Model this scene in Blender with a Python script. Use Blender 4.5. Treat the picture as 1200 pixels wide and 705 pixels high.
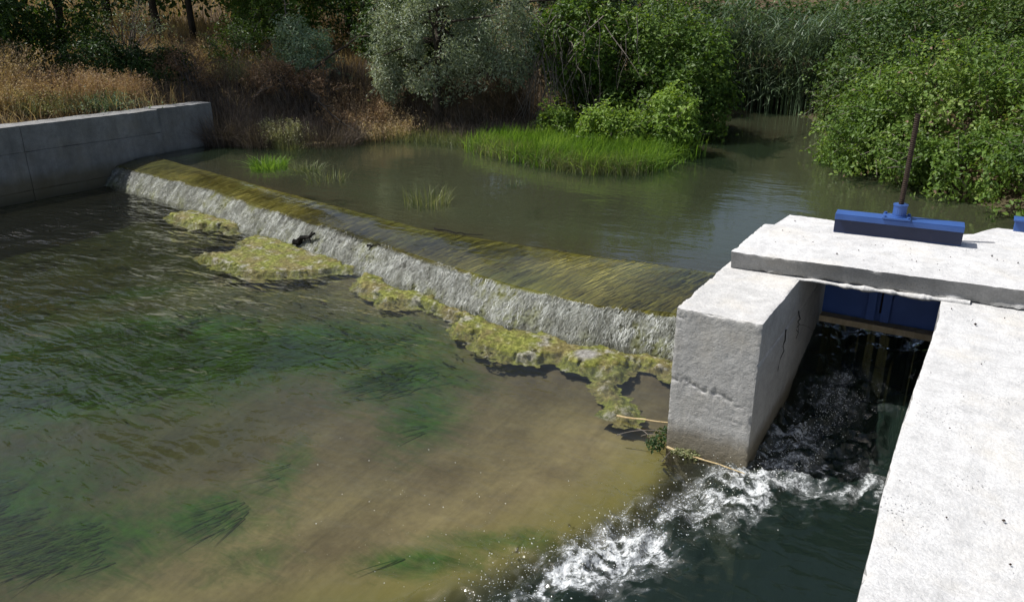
import bpy, math, random
import numpy as np
for o in list(bpy.data.objects): bpy.data.objects.remove(o)
S = bpy.context.scene; COL = S.collection
RNG = np.random.default_rng(7); random.seed(7)

# ------------------------------------------------------------------ camera, sky, sun, exposure
cam_d = bpy.data.cameras.new('camera'); cam = bpy.data.objects.new('camera', cam_d); COL.objects.link(cam)
cam.location = (1.38, -4.04, 2.5)
cam.rotation_euler = (math.radians(90 - 20.45), 0, math.radians(31.5))
cam_d.sensor_width = 36; cam_d.lens = 27.57; cam_d.clip_start = .05; cam_d.clip_end = 2000
S.camera = cam
SUN_EL, SUN_A = 54, 21            # elevation; azimuth measured from -X towards -Y
ea, aa = math.radians(SUN_EL), math.radians(SUN_A)
TO_SUN = (-math.cos(aa) * math.cos(ea), -math.sin(aa) * math.cos(ea), math.sin(ea))
world = bpy.data.worlds.new('World'); S.world = world; world.use_nodes = True
wn = world.node_tree; sky = wn.nodes.new('ShaderNodeTexSky'); sky.sky_type = 'NISHITA'; sky.sun_disc = False
sky.sun_elevation = ea; sky.sun_rotation = math.atan2(TO_SUN[0], TO_SUN[1])
sky.air_density = 1.0; sky.dust_density = 3.0
bg = wn.nodes['Background']; bg.inputs[1].default_value = .098
wn.links.new(sky.outputs[0], bg.inputs[0])
sl = bpy.data.lights.new('sun', 'SUN'); sl.energy = 5.0; sl.angle = math.radians(.5); sl.color = (1, .98, .95)
so = bpy.data.objects.new('sun', sl); COL.objects.link(so); so.location = (-20, -10, 30)
from mathutils import Vector
so.rotation_euler = Vector(TO_SUN).to_track_quat('Z', 'Y').to_euler()
S.cycles.max_bounces = 6; S.cycles.diffuse_bounces = 3; S.cycles.glossy_bounces = 3; S.cycles.transmission_bounces = 4; S.cycles.transparent_max_bounces = 8
S.view_settings.view_transform = 'Standard'; S.view_settings.look = 'None'
S.view_settings.exposure = 0.10; S.view_settings.gamma = 1; S.view_settings.use_curve_mapping = False

# ------------------------------------------------------------------ numeric helpers
def _hash(ix, iy, iz, seed):
    h = (ix.astype(np.int64) * 374761393 + iy.astype(np.int64) * 668265263 + iz.astype(np.int64) * 2147483647 + seed * 1274126177) & 0xffffffff
    h = ((h ^ (h >> 13)) * 1274126177) & 0xffffffff
    h = ((h ^ (h >> 16)) * 2246822519) & 0xffffffff
    return ((h ^ (h >> 15)) & 0xffffff) / float(0xffffff)
def vnoise(p, seed=0):
    """value noise in -1..1 at an N x 3 array"""
    i = np.floor(p); f = p - i; f = f * f * (3 - 2 * f)
    x, y, z = i[:, 0], i[:, 1], i[:, 2]; u, v, w = f[:, 0], f[:, 1], f[:, 2]
    r = 0
    for dx in (0, 1):
        for dy in (0, 1):
            for dz in (0, 1):
                r = r + _hash(x + dx, y + dy, z + dz, seed) * (u if dx else 1 - u) * (v if dy else 1 - v) * (w if dz else 1 - w)
    return r * 2 - 1
def fbm(p, seed=0, octv=4, gain=.5):
    a, s, t = 1., 0, 0
    for k in range(octv):
        s = s + a * vnoise(p * 2 ** k + 13.7 * k, seed + k); t += a; a *= gain
    return s / t
def sstep(a, b, x):
    t = np.clip((x - a) / (b - a), 0, 1); return t * t * (3 - 2 * t)
def P3(x, y=0, z=0):
    x = np.asarray(x, float); return np.stack([x, np.broadcast_to(y, x.shape), np.broadcast_to(z, x.shape)], -1).reshape(-1, 3)
def seg_dist(px, py, poly, closed=True):
    d = np.full(px.shape, 1e9); n = len(poly)
    for i in range(n if closed else n - 1):
        ax, ay = poly[i]; bx, by = poly[(i + 1) % n]
        ex, ey = bx - ax, by - ay
        t = np.clip(((px - ax) * ex + (py - ay) * ey) / (ex * ex + ey * ey), 0, 1)
        d = np.minimum(d, np.hypot(px - ax - t * ex, py - ay - t * ey))
    return d
def inside(px, py, poly):
    r = np.zeros(px.shape, bool); n = len(poly)
    for i in range(n):
        ax, ay = poly[i]; bx, by = poly[(i + 1) % n]
        c = (ay > py) != (by > py)
        with np.errstate(divide='ignore', invalid='ignore'):
            r ^= c & (px < (bx - ax) * (py - ay) / (by - ay + 1e-12) + ax)
    return r
def sdist(px, py, poly):
    d = seg_dist(px, py, poly); return np.where(inside(px, py, poly), -d, d)

# ------------------------------------------------------------------ object helpers
def link(o, parent=None):
    COL.objects.link(o)
    if parent is not None: o.parent = parent
    return o
def mesh(name, V, F, mat, parent=None, smooth=False, attrs=None, loc=None):
    V = np.asarray(V, np.float32).reshape(-1, 3); F = np.asarray(F, np.int32)
    me = bpy.data.meshes.new(name); n, k = F.shape
    me.vertices.add(len(V)); me.vertices.foreach_set('co', V.ravel())
    me.loops.add(n * k); me.loops.foreach_set('vertex_index', F.ravel())
    me.polygons.add(n); me.polygons.foreach_set('loop_start', np.arange(0, n * k, k, dtype=np.int32))
    me.polygons.foreach_set('use_smooth', np.full(n, bool(smooth)))
    for an, av in (attrs or {}).items():
        a = me.attributes.new(an, 'FLOAT', 'POINT'); a.data.foreach_set('value', np.asarray(av, np.float32))
    me.update(calc_edges=True); me.validate()
    if mat: me.materials.append(mat)
    o = bpy.data.objects.new(name, me)
    if loc is not None: o.location = loc
    return link(o, parent)
def empty(name, loc=(0, 0, 0)):
    o = bpy.data.objects.new(name, None); o.location = loc; o.empty_display_size = .2; return link(o)
def tag(o, label=None, cat=None, group=None, kind=None):
    if label: o['label'] = label
    if cat: o['category'] = cat
    if group: o['group'] = group
    if kind: o['kind'] = kind
    return o
def grid_faces(nu, nv, off=0):
    i = np.arange(nu - 1)[:, None] * nv + np.arange(nv - 1)[None]
    i = i.ravel() + off
    return np.stack([i, i + nv, i + nv + 1, i + 1], 1)
class Bag:
    """collects pieces of geometry with quad faces for ONE mesh"""
    def __init__(s): s.V = []; s.F = []; s.n = 0; s.T = []
    def add(s, V, F, t=0.):
        V = np.asarray(V, float).reshape(-1, 3); s.V.append(V); s.F.append(np.asarray(F) + s.n); s.n += len(V)
        s.T.append(np.broadcast_to(np.asarray(t, float), (len(V),)))
    def tube(s, pts, rad, n=6, t=0.):
        pts = np.asarray(pts, float); m = len(pts); rad = np.broadcast_to(rad, (m,))
        tan = np.gradient(pts, axis=0); tan /= np.linalg.norm(tan, axis=1)[:, None] + 1e-9
        ref = np.where(np.abs(tan[:, 2:3]) > .9, np.array([[1., 0, 0]]), np.array([[0, 0, 1.]]))
        a = np.cross(tan, ref); a /= np.linalg.norm(a, axis=1)[:, None] + 1e-9; b = np.cross(tan, a)
        th = np.arange(n) * 2 * np.pi / n
        V = pts[:, None] + rad[:, None, None] * (np.cos(th)[None, :, None] * a[:, None] + np.sin(th)[None, :, None] * b[:, None])
        V = V.reshape(-1, 3); F = []
        i = np.arange(m - 1)[:, None] * n + np.arange(n)[None]; j = np.arange(m - 1)[:, None] * n + (np.arange(n)[None] + 1) % n
        F = np.stack([i.ravel(), j.ravel(), j.ravel() + n, i.ravel() + n], 1)
        V = np.vstack([V, pts[:1], pts[-1:]]); c0, c1 = m * n, m * n + 1
        caps = [[c0, k + 1 if k + 1 < n else 0, k, c0] for k in range(n)]
        k0 = (m - 1) * n
        capsq = [[c0, (2 * k + 2) % n, 2 * k + 1, 2 * k] for k in range(n // 2)] + [[c1, k0 + 2 * k, k0 + 2 * k + 1, k0 + (2 * k + 2) % n] for k in range(n // 2)]
        s.add(V, np.vstack([F, np.array(capsq)]), t)
    def box(s, lo, hi, t=0., M=None, o=(0, 0, 0)):
        x0, y0, z0 = lo; x1, y1, z1 = hi
        V = np.array([[x0, y0, z0], [x1, y0, z0], [x1, y1, z0], [x0, y1, z0], [x0, y0, z1], [x1, y0, z1], [x1, y1, z1], [x0, y1, z1]], float)
        if M is not None: V = V @ np.asarray(M).T + np.asarray(o)
        s.add(V, [[0, 3, 2, 1], [4, 5, 6, 7], [0, 1, 5, 4], [1, 2, 6, 5], [2, 3, 7, 6], [3, 0, 4, 7]], t)
    def build(s, name, mat, parent=None, smooth=False, bevel=0, loc=None):
        V = np.vstack(s.V)
        if loc is not None: V = V - np.asarray(loc)
        o = mesh(name, V, np.vstack(s.F), mat, parent, smooth, {'tint': np.concatenate(s.T)}, loc)
        if bevel:
            b = o.modifiers.new('bevel', 'BEVEL'); b.width = bevel; b.segments = 2; b.limit_method = 'ANGLE'
        return o
def rough_box(lo, hi, cell, fn, skip=()):
    lo, hi = np.array(lo, float), np.array(hi, float); B = Bag()
    for ax in range(3):
        u, v = (ax + 1) % 3, (ax + 2) % 3
        for side in (0, 1):
            if (ax, side) in skip: continue
            nu = max(2, int((hi[u] - lo[u]) / cell) + 1); nv = max(2, int((hi[v] - lo[v]) / cell) + 1)
            A, Bv = np.meshgrid(np.linspace(lo[u], hi[u], nu), np.linspace(lo[v], hi[v], nv), indexing='ij')
            p = np.zeros((nu * nv, 3)); p[:, u] = A.ravel(); p[:, v] = Bv.ravel(); p[:, ax] = (hi if side else lo)[ax]
            F = grid_faces(nu, nv)
            if not side: F = F[:, ::-1]
            B.add(fn(p, lo, hi), F)
    return B
def edge_wear(p, lo, hi, r, freq, seed):
    """pull points near box edges inwards, unevenly, so corners look cast and chipped"""
    c = (lo + hi) / 2; dl = np.minimum(p - lo, hi - p)
    near = np.clip(1 - dl / (r * 1.6), 0, 1)
    s = np.sort(near, axis=1); e = s[:, 1]           # second nearest face: 1 right on an edge
    k = r * (.12 + 1.5 * np.clip(fbm(p * freq, seed, 3) - .12, 0, 1) + .35 * np.clip(fbm(p * freq * 4, seed + 4, 2), 0, 1)) * e * e
    return -np.sign(p - c) * near * k[:, None]
def vec_noise(p, f, amp, seed):
    return np.stack([fbm(p * f, seed + 31 * k, 3) for k in range(3)], 1) * amp

# ------------------------------------------------------------------ material helpers
class Mat:
    def __init__(s, name):
        s.m = bpy.data.materials.new(name); s.m.use_nodes = True; s.t = s.m.node_tree; s.N = s.t.nodes
        s.N.clear(); s.out = s.N.new('ShaderNodeOutputMaterial'); s.tc = None
    def n(s, typ, ins=None, **kw):
        nd = s.N.new('ShaderNode' + typ)
        for k, v in kw.items(): setattr(nd, k, v)
        for k, v in (ins or {}).items():
            if hasattr(v, 'links') or isinstance(v, bpy.types.NodeSocket): s.t.links.new(v, nd.inputs[k])
            else: nd.inputs[k].default_value = v
        return nd
    def obj(s): 
        if not s.tc: s.tc = s.N.new('ShaderNodeTexCoord')
        return s.tc.outputs['Object']
    def pos(s): return s.n('NewGeometry').outputs['Position']
    def map(s, scale=(1, 1, 1), rot=(0, 0, 0), vec=None): return s.n('Mapping', {0: vec or s.pos(), 2: rot, 3: scale}).outputs[0]
    def noise(s, scale, detail=4, rough=.55, vec=None, dist=0): 
        return s.n('TexNoise', {'Vector': vec or s.pos(), 'Scale': scale, 'Detail': detail, 'Roughness': rough, 'Distortion': dist}).outputs[0]
    def ramp(s, fac, stops, interp='LINEAR'):
        r = s.N.new('ShaderNodeValToRGB'); r.color_ramp.interpolation = interp; e = r.color_ramp.elements
        while len(e) < len(stops): e.new(.5)
        for k, (p, c) in enumerate(stops):
            e[k].position = p; e[k].color = (c, c, c, 1) if np.isscalar(c) else (*c, 1)
        s.t.links.new(fac, r.inputs[0]); return r.outputs[0]
    def mix(s, f, a, b, blend='MIX'):
        nd = s.N.new('ShaderNodeMix'); nd.data_type = 'RGBA'; nd.blend_type = blend
        for i, v in ((0, f), (6, a), (7, b)):
            if isinstance(v, bpy.types.NodeSocket): s.t.links.new(v, nd.inputs[i])
            else: nd.inputs[i].default_value = v if np.isscalar(v) else (*v, 1)
        return nd.outputs[2]
    def math(s, op, a, b=0., clamp=False):
        nd = s.N.new('ShaderNodeMath'); nd.operation = op; nd.use_clamp = clamp
        for i, v in enumerate((a, b)):
            if isinstance(v, bpy.types.NodeSocket): s.t.links.new(v, nd.inputs[i])
            else: nd.inputs[i].default_value = v
        return nd.outputs[0]
    def attr(s, name): return s.n('Attribute', attribute_name=name).outputs['Fac']
    def bump(s, h, strength, dist, normal=None):
        ins = {'Strength': strength, 'Distance': dist, 'Height': h}
        if normal: ins['Normal'] = normal
        return s.n('Bump', ins).outputs[0]
    def bsdf(s, col, rough=.8, spec=.3, normal=None, metal=0., coat=0., coat_r=.1):
        ins = {'Base Color': col if isinstance(col, bpy.types.NodeSocket) else (*col, 1), 'Roughness': rough, 'Specular IOR Level': spec, 'Metallic': metal, 'Coat Weight': coat, 'Coat Roughness': coat_r}
        if normal: ins['Normal'] = normal
        return s.n('BsdfPrincipled', ins).outputs[0]
    def mixs(s, f, a, b):
        nd = s.N.new('ShaderNodeMixShader')
        if isinstance(f, bpy.types.NodeSocket): s.t.links.new(f, nd.inputs[0])
        else: nd.inputs[0].default_value = f
        s.t.links.new(a, nd.inputs[1]); s.t.links.new(b, nd.inputs[2]); return nd.outputs[0]
    def done(s, shader, disp=None, vol=None):
        s.t.links.new(shader, s.out.inputs[0])
        if vol: s.t.links.new(vol, s.out.inputs[1])
        return s.m

def concrete(name, base, dark=.75, waterline=None, grime=.0, side=1.):
    m = Mat(name); p = m.pos(); b = np.array(base)
    big = m.ramp(m.noise(1.7, 6, .65), [(.32, dark), (.68, 1.)])
    mid = m.ramp(m.noise(11, 6, .7), [(.3, .80), (.62, 1.04)])
    fine = m.ramp(m.noise(95, 4, .75), [(.25, .74), (.62, 1.05)])
    col = m.mix(1., base, big, 'MULTIPLY'); col = m.mix(1., col, mid, 'MULTIPLY'); col = m.mix(1., col, fine, 'MULTIPLY')
    warm = m.ramp(m.noise(3.3, 4), [(.5, 0.), (.75, .45)]); col = m.mix(warm, col, tuple(b * np.array([.86, .79, .66])))
    pore = m.n('TexVoronoi', {'Vector': p, 'Scale': 60.}).outputs['Distance']
    sel = m.ramp(m.noise(5, 3), [(.55, 0.), (.70, 1.)])
    pm = m.math('MULTIPLY', m.ramp(pore, [(.12, 1.), (.22, 0.)]), sel)
    col = m.mix(m.math('MULTIPLY', pm, .7), col, tuple(b * .25))
    speck = m.ramp(m.noise(17, 6, .78), [(.70, 0.), (.74, .6)]); col = m.mix(speck, col, tuple(b * .40))
    smear = m.ramp(m.noise(1.0, 5, .7, m.map((2.2, .7, 1.5), (0, 0, .3)), 1.2), [(.56, 0.), (.72, .45)]); col = m.mix(smear, col, tuple(b * .55))
    if side < 1:                                                        # colour is multiplied darker on faces that don't point up
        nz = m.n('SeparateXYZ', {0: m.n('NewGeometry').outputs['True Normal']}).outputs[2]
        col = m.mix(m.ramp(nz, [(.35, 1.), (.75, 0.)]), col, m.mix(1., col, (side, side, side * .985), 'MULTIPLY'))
    if grime:
        st = m.ramp(m.noise(3, 5, .65, m.map((1.5, 1.5, .35))), [(.42, 0.), (.7, grime)]); col = m.mix(st, col, (.06, .058, .05))
    if waterline:
        z = m.n('SeparateXYZ', {0: p}).outputs[2]
        zz = m.math('ADD', z, m.math('MULTIPLY', m.math('SUBTRACT', m.noise(7, 4), .5), .10))
        w = m.ramp(m.math('DIVIDE', zz, waterline), [(0., 1.), (.55, .8), (1., 0.)])
        col = m.mix(m.math('MULTIPLY', w, .82), col, (.12, .095, .045))
    h = m.math('ADD', m.math('MULTIPLY', m.noise(110, 5, .75), .6), m.math('MULTIPLY', m.noise(18, 5, .7), 1.4)); h = m.math('SUBTRACT', h, pm)
    return m.done(m.bsdf(col, .92, .2, m.bump(h, .8, .008)))
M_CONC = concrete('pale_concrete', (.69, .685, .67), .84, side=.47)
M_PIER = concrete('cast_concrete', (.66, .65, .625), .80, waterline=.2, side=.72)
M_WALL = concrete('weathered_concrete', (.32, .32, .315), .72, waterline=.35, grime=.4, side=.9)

def leafmat(name, c0, c1, c2, trans=.3, rough=.5, spec=.35, dead=None):
    m = Mat(name); t = m.attr('tint')
    st = [(0., c0), (.55, c1), (.97 if dead else 1., c2)] + ([(.985, dead)] if dead else [])
    col = m.ramp(t, st)
    d = m.bsdf(col, rough, spec); tr = m.n('BsdfTranslucent', {0: m.mix(1., col, (1.25, 1.2, .6), 'MULTIPLY')}).outputs[0]
    return m.done(m.mixs(trans, d, tr))
M_BRAMBLE = leafmat('bramble_leaf', (.04, .085, .012), (.115, .20, .030), (.25, .33, .08), .38, dead=(.30, .20, .15))
M_BRAMBLE_D = leafmat('dark_leaf', (.022, .05, .012), (.055, .105, .02), (.12, .18, .04), .3)
M_BRIGHT = leafmat('young_leaf', (.08, .16, .02), (.20, .31, .05), (.32, .43, .11), .42)
M_SILVER = leafmat('silver_leaf', (.10, .14, .085), (.255, .31, .205), (.48, .52, .40), .28, .45, .4)
M_SAGE = leafmat('sage_leaf', (.08, .13, .075), (.19, .28, .16), (.34, .42, .28), .25, .55, .3)
M_REED = leafmat('reed_leaf', (.04, .075, .035), (.095, .15, .075), (.21, .26, .17), .25, .45, .4)
M_GRASS = leafmat('marsh_grass', (.065, .13, .02), (.125, .24, .03), (.23, .34, .08), .42)
M_WEED = leafmat('river_weed', (.012, .035, .006), (.03, .075, .010), (.08, .12, .025), .2, .6, .1)
M_SEDGE = leafmat('pale_sedge', (.10, .13, .05), (.22, .24, .11), (.38, .36, .22), .3)
M_DRY = leafmat('dry_grass', (.15, .10, .058), (.37, .265, .15), (.58, .47, .30), .28, .6, .2)
M_RED = leafmat('rusty_weed', (.15, .095, .06), (.34, .22, .13), (.52, .39, .25), .25, .7, .2)
M_BRUSH = leafmat('dead_brush', (.07, .055, .042), (.15, .12, .095), (.26, .215, .17), .1, .8, .15)
def bark(name, a, b):
    m = Mat(name); c = m.ramp(m.noise(18, 5, .7, m.map((1, 1, .25))), [(.3, a), (.7, b)])
    return m.done(m.bsdf(c, .9, .15, m.bump(m.noise(45, 4), .6, .01)))
M_BARK = bark('dark_bark', (.03, .024, .018), (.085, .07, .055))
M_TWIG = bark('grey_twig', (.11, .095, .08), (.23, .2, .17))
M_STRAW = bark('straw', (.35, .25, .12), (.6, .48, .28))
M_BLACKTWIG = bark('wet_black_twig', (.008, .007, .006), (.02, .018, .015))
def soil():
    m = Mat('bank_soil'); n = m.noise(1.3, 6, .65); z = m.n('SeparateXYZ', {0: m.pos()}).outputs[2]
    col = m.ramp(n, [(.3, (.055, .04, .026)), (.55, (.13, .092, .055)), (.75, (.24, .175, .10))])
    f = m.ramp(m.noise(40, 5, .7), [(.3, .6), (.7, 1.1)]); col = m.mix(1., col, f, 'MULTIPLY')
    wet = m.ramp(m.math('DIVIDE', z, 1.), [(.28, 1.), (.5, 0.)]); col = m.mix(wet, col, (.07, .065, .035))
    return m.done(m.bsdf(col, .95, .1, m.bump(m.noise(25, 6, .7), .8, .04)))
M_SOIL = soil()
def bedmat():
    m = Mat('river_silt'); 
    n = m.noise(1.6, 6, .62); f = m.noise(22, 5, .7)
    silt = m.ramp(n, [(.3, (.075, .058, .037)), (.5, (.115, .093, .057)), (.72, (.16, .132, .075))])
    silt = m.mix(1., silt, m.ramp(f, [(.25, .78), (.7, 1.08)]), 'MULTIPLY')
    stk = m.noise(1.5, 6, .7, m.map((5.5, .9, 1), (0, 0, -.25)), .8); silt = m.mix(1., silt, m.ramp(stk, [(.3, .78), (.5, 1.), (.7, 1.12)]), 'MULTIPLY')
    silt = m.mix(m.attr('shoal'), silt, m.mix(1., silt, (1.75, 1.7, 1.5), 'MULTIPLY'))
    silt = m.mix(m.attr('weedy'), silt, m.mix(1., silt, (.52, .66, .52), 'MULTIPLY'))
    olive = m.attr('olive'); silt = m.mix(olive, silt, (.17, .15, .042))
    al = m.math('ADD', m.attr('algae'), m.math('MULTIPLY', m.math('SUBTRACT', m.noise(3.2, 7, .75, m.map((1, 2.8, 1), (0, 0, .45)), 1.), .5), 1.1))
    al = m.ramp(al, [(.22, 0.), (.75, .93)])
    green = m.ramp(m.noise(9, 5, .7), [(.3, (.008, .030, .004)), (.7, (.04, .11, .012))])
    c = m.mix(al, silt, green); c = m.mix(m.attr('deep'), c, m.ramp(f, [(.3, (.018, .026, .02)), (.7, (.04, .055, .036))]))
    return m.done(m.bsdf(c, .9, .1))
M_BED = bedmat()

def water(name, murk_col, murk, absorb=None, dens=0, rip=1.0, fr_ior=1.33, rot=.45, foam=False, choppy=False):
    m = Mat(name)
    v1 = m.map((1.1, 3.2, 1), (0, 0, rot)); v2 = m.map((3.5, 8.5, 1), (0, 0, rot + .25)); v3 = m.map((14, 24, 1), (0, 0, rot))
    a = m.noise(1.3, 2, .5, v1, .5); b = m.noise(1.25, 2, .5, v2, .5); c = m.noise(1., 2, .5, v3, .4)
    calm = m.ramp(m.noise(.55, 2), [(.35, .25), (.65, 1.)])
    if choppy:
        calm = m.math('MULTIPLY', calm, m.attr('chop'))
    h = m.math('ADD', m.math('MULTIPLY', a, 1.0), m.math('ADD', m.math('MULTIPLY', b, .55), m.math('MULTIPLY', c, .10)))
    h = m.math('MULTIPLY', h, calm)
    nr = m.bump(h, rip, .09)
    fr = m.n('Fresnel', {'IOR': fr_ior, 'Normal': nr}).outputs[0]
    gl = m.n('BsdfGlossy', {'Color': (1, 1, 1, 1), 'Roughness': .03, 'Normal': nr}).outputs[0]
    tr = m.n('BsdfTransparent', {0: (1, 1, 1, 1)}).outputs[0]
    df = m.n('BsdfDiffuse', {0: m.mix(m.attr('teal'), murk_col, (.014, .025, .019))}).outputs[0]
    mk = m.math('MULTIPLY', m.attr('murk'), murk, True)
    sh = m.mixs(fr, m.mixs(mk, tr, df), gl)
    if foam:
        fa = m.attr('foam')
        v = m.n('TexVoronoi', {'Vector': m.pos(), 'Scale': 55.}).outputs['Distance']
        q = m.math('ADD', fa, m.math('MULTIPLY', m.math('SUBTRACT', m.noise(40, 6, .82, None, .6), .5), 2.6))
        q = m.math('SUBTRACT', q, m.math('MULTIPLY', v, .35))
        q = m.ramp(q, [(.46, 0.), (1.1, .72)])
        q = m.math('MAXIMUM', q, m.ramp(m.math('ADD', fa, m.math('MULTIPLY', m.math('SUBTRACT', m.noise(13, 5, .7, None, .6), .5), .7)), [(.32, 0.), (1.1, .16)]))
        white = m.bsdf((.82, .85, .86), .35, .5, m.bump(m.noise(60, 4), .7, .02))
        sh = m.mixs(q, sh, white)
    vol = m.n('VolumeAbsorption', {0: (*absorb, 1), 1: dens}).outputs[0] if absorb else None
    return m.done(sh, vol=vol)
M_POOL = water('pool_water', (.085, .085, .055), .075, (.50, .58, .36), 1.25, 1.0, foam=True, choppy=True)
M_UP = water('upstream_water', (.038, .062, .033), .28, rip=.10, rot=.2, fr_ior=1.5)
def apronmat():
    m = Mat('wet_algae_sill')
    v = m.map((9, 1.1, 1), (0, 0, -.25)); s = m.noise(3., 6, .7, v, .5); b = m.noise(1.1, 4)
    col = m.ramp(s, [(.3, (.038, .036, .006)), (.5, (.105, .094, .012)), (.68, (.20, .18, .022)), (.85, (.38, .36, .07))])
    col = m.mix(m.ramp(b, [(.4, 0.), (.65, .6)]), col, (.07, .085, .014))
    return m.done(m.bsdf(col, .75, .2, m.bump(s, .5, .02)))
M_APRON = apronmat()
M_STRAND = leafmat('algae_strand', (.03, .027, .005), (.12, .102, .015), (.48, .44, .12), .2, .35, .5)
def fallmat():
    m = Mat('falling_water'); h = m.attr('tint'); low = m.attr('low')
    n = m.noise(52, 5, .75, m.map((1, 1, .45)), .6); k = m.noise(15, 5, .7, m.map((1, 1, .6)), .5); g = m.noise(2.2, 3)
    q = m.math('ADD', m.math('MULTIPLY', h, .40), m.math('ADD', m.math('MULTIPLY', n, .55), m.math('MULTIPLY', k, .55)))
    under = m.mix(m.ramp(g, [(.40, 0.), (.60, 1.)]), (.075, .075, .06), (.13, .135, .04))
    gm = m.math('MULTIPLY', low, m.ramp(m.noise(4.5, 4), [(.36, 0.), (.58, .9)]))
    white = m.mix(gm, (.33, .34, .31), (.20, .22, .07))
    col = m.mix(m.ramp(q, [(.64, 0.), (.98, 1.)]), under, white)
    a = m.bsdf(col, .65, .2, m.bump(n, .7, .015)); tr = m.n('BsdfTranslucent', {0: (.6, .62, .6, 1)}).outputs[0]
    return m.done(m.mixs(.10, a, tr))
M_FALL = fallmat()
M_FLECK = leafmat('foam_fleck', (.12, .125, .095), (.36, .375, .34), (.80, .82, .82), .22, .4, .3)
M_FOAM = leafmat('white_spray', (.6, .63, .64), (.8, .82, .83), (.9, .9, .9), .2, .2, .6)
def matmat():
    m = Mat('floating_algae'); t = m.attr('tint'); n = m.noise(24, 6, .75); b = m.noise(3.5, 5, .65)
    yel = m.ramp(n, [(.28, (.035, .042, .008)), (.5, (.17, .185, .03)), (.72, (.42, .42, .10))])
    brn = m.ramp(n, [(.28, (.045, .036, .014)), (.52, (.19, .155, .055)), (.78, (.38, .33, .15))])
    gry = m.ramp(n, [(.3, (.12, .11, .09)), (.7, (.52, .5, .45))])
    c = m.mix(m.ramp(b, [(.44, 0.), (.58, .9)]), yel, brn)
    c = m.mix(m.ramp(m.noise(6, 5, .7), [(.54, 0.), (.64, .75)]), c, gry)
    c = m.mix(m.ramp(t, [(.45, 0.), (.8, 1.)]), c, gry)
    return m.done(m.bsdf(c, .75, .3, m.bump(n, 1., .03)))
M_MAT = matmat()
def paint(name, c, wear=.35):
    m = Mat(name); n = m.noise(30, 6, .7); col = m.mix(m.ramp(n, [(.62, 0.), (.72, wear)]), c, (.09, .07, .055))
    col = m.mix(m.ramp(m.noise(4, 4), [(.4, 0.), (.75, .35)]), col, tuple(np.array(c) * 1.7 + .02))
    return m.done(m.bsdf(col, .42, .4, m.bump(n, .25, .003)))
M_BLUE = paint('blue_paint', (.03, .08, .25))
M_BLUE_SHADED = paint('shaded_blue_paint', (.006, .013, .045), .35)  # beam blue with the shade under the flange darkened into the colour
M_BLUE2 = paint('blue_gate_paint', (.04, .10, .34), .2)
def rust():
    m = Mat('rusty_steel'); n = m.noise(40, 5, .7)
    return m.done(m.bsdf(m.ramp(n, [(.3, (.018, .013, .010)), (.7, (.055, .036, .024))]), .75, .3, m.bump(n, .5, .004), metal=.3))
M_RUST = rust()
M_WOOD = bark('pale_board', (.35, .26, .15), (.62, .5, .33))

# ------------------------------------------------------------------ plan of the river (metres; lower water z=0, upper water z=0.30)
UP = .30
SHORE = [(-10.05, 3.2), (-10.0, 4.75), (-9.0, 5.35), (-8.55, 6.0), (-8.0, 6.55), (-7.1, 7.05), (-5.75, 6.75), (-4.5, 6.25), (-3.5, 6.1), (-2.95, 6.5),
         (-2.75, 8.5), (-2.95, 10.6), (-3.4, 13.7), (-3.1, 14.4), (-2.35, 13.6), (-1.45, 10.7), (-.75, 8.8), (.4, 7.3), (1.05, 6.6), (1.5, 6.0), (2.2, 5.2), (2.6, 3.6), (2.6, 1.0), (-10.05, 1.0)]
LIP_X = [-10.2, -9.75, -7.5, -6.2, -4.55, -3.08, -2.0, -1.15, -.6, .05]
LIP_Y = [3.05, 2.98, 2.70, 2.36, 2.04, 1.68, 1.47, 1.40, 1.55, 1.62]
EDG_X = [-10.2, -9.75, -6.5, -3.71, -2.57, -1.6, -.57, .05]
EDG_Y = [3.70, 3.60, 2.92, 2.40, 2.42, 2.47, 2.58, 2.62]
def lip(x): return np.interp(x, LIP_X, LIP_Y)
def edge(x): return np.interp(x, EDG_X, EDG_Y)
PLUME = [(.95, 2.2), (.85, 1.2), (.72, .5), (.52, -.15), (.25, -.75), (-.02, -1.3), (-.4, -2.0)]
DEEP = [(.3, .3), (.02, .0), (-.02, -.46), (-.22, -1.0), (-.5, -1.55), (-1.1, -2.3), (-2, -6), (6, -6), (6, 3.6), (.3, 3.6)]
def bed_z(x, y):
    p = P3(x, y); n = fbm(p * .8, 5, 3); n2 = fbm(p * 3.5, 9, 3)
    z = -.17 + .05 * n + .015 * n2
    z -= .30 * sstep(-4.5, -7.5, x) + .22 * sstep(-1.2, -3.5, y + .25 * x) 
    z += .10 * sstep(1.0, .25, lip(x) - y) * sstep(-5.5, -3.5, x)
    d = sdist(x, y, DEEP); z -= 1.3 * sstep(.05, -.55, d + .06 * n)
    return z
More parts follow.
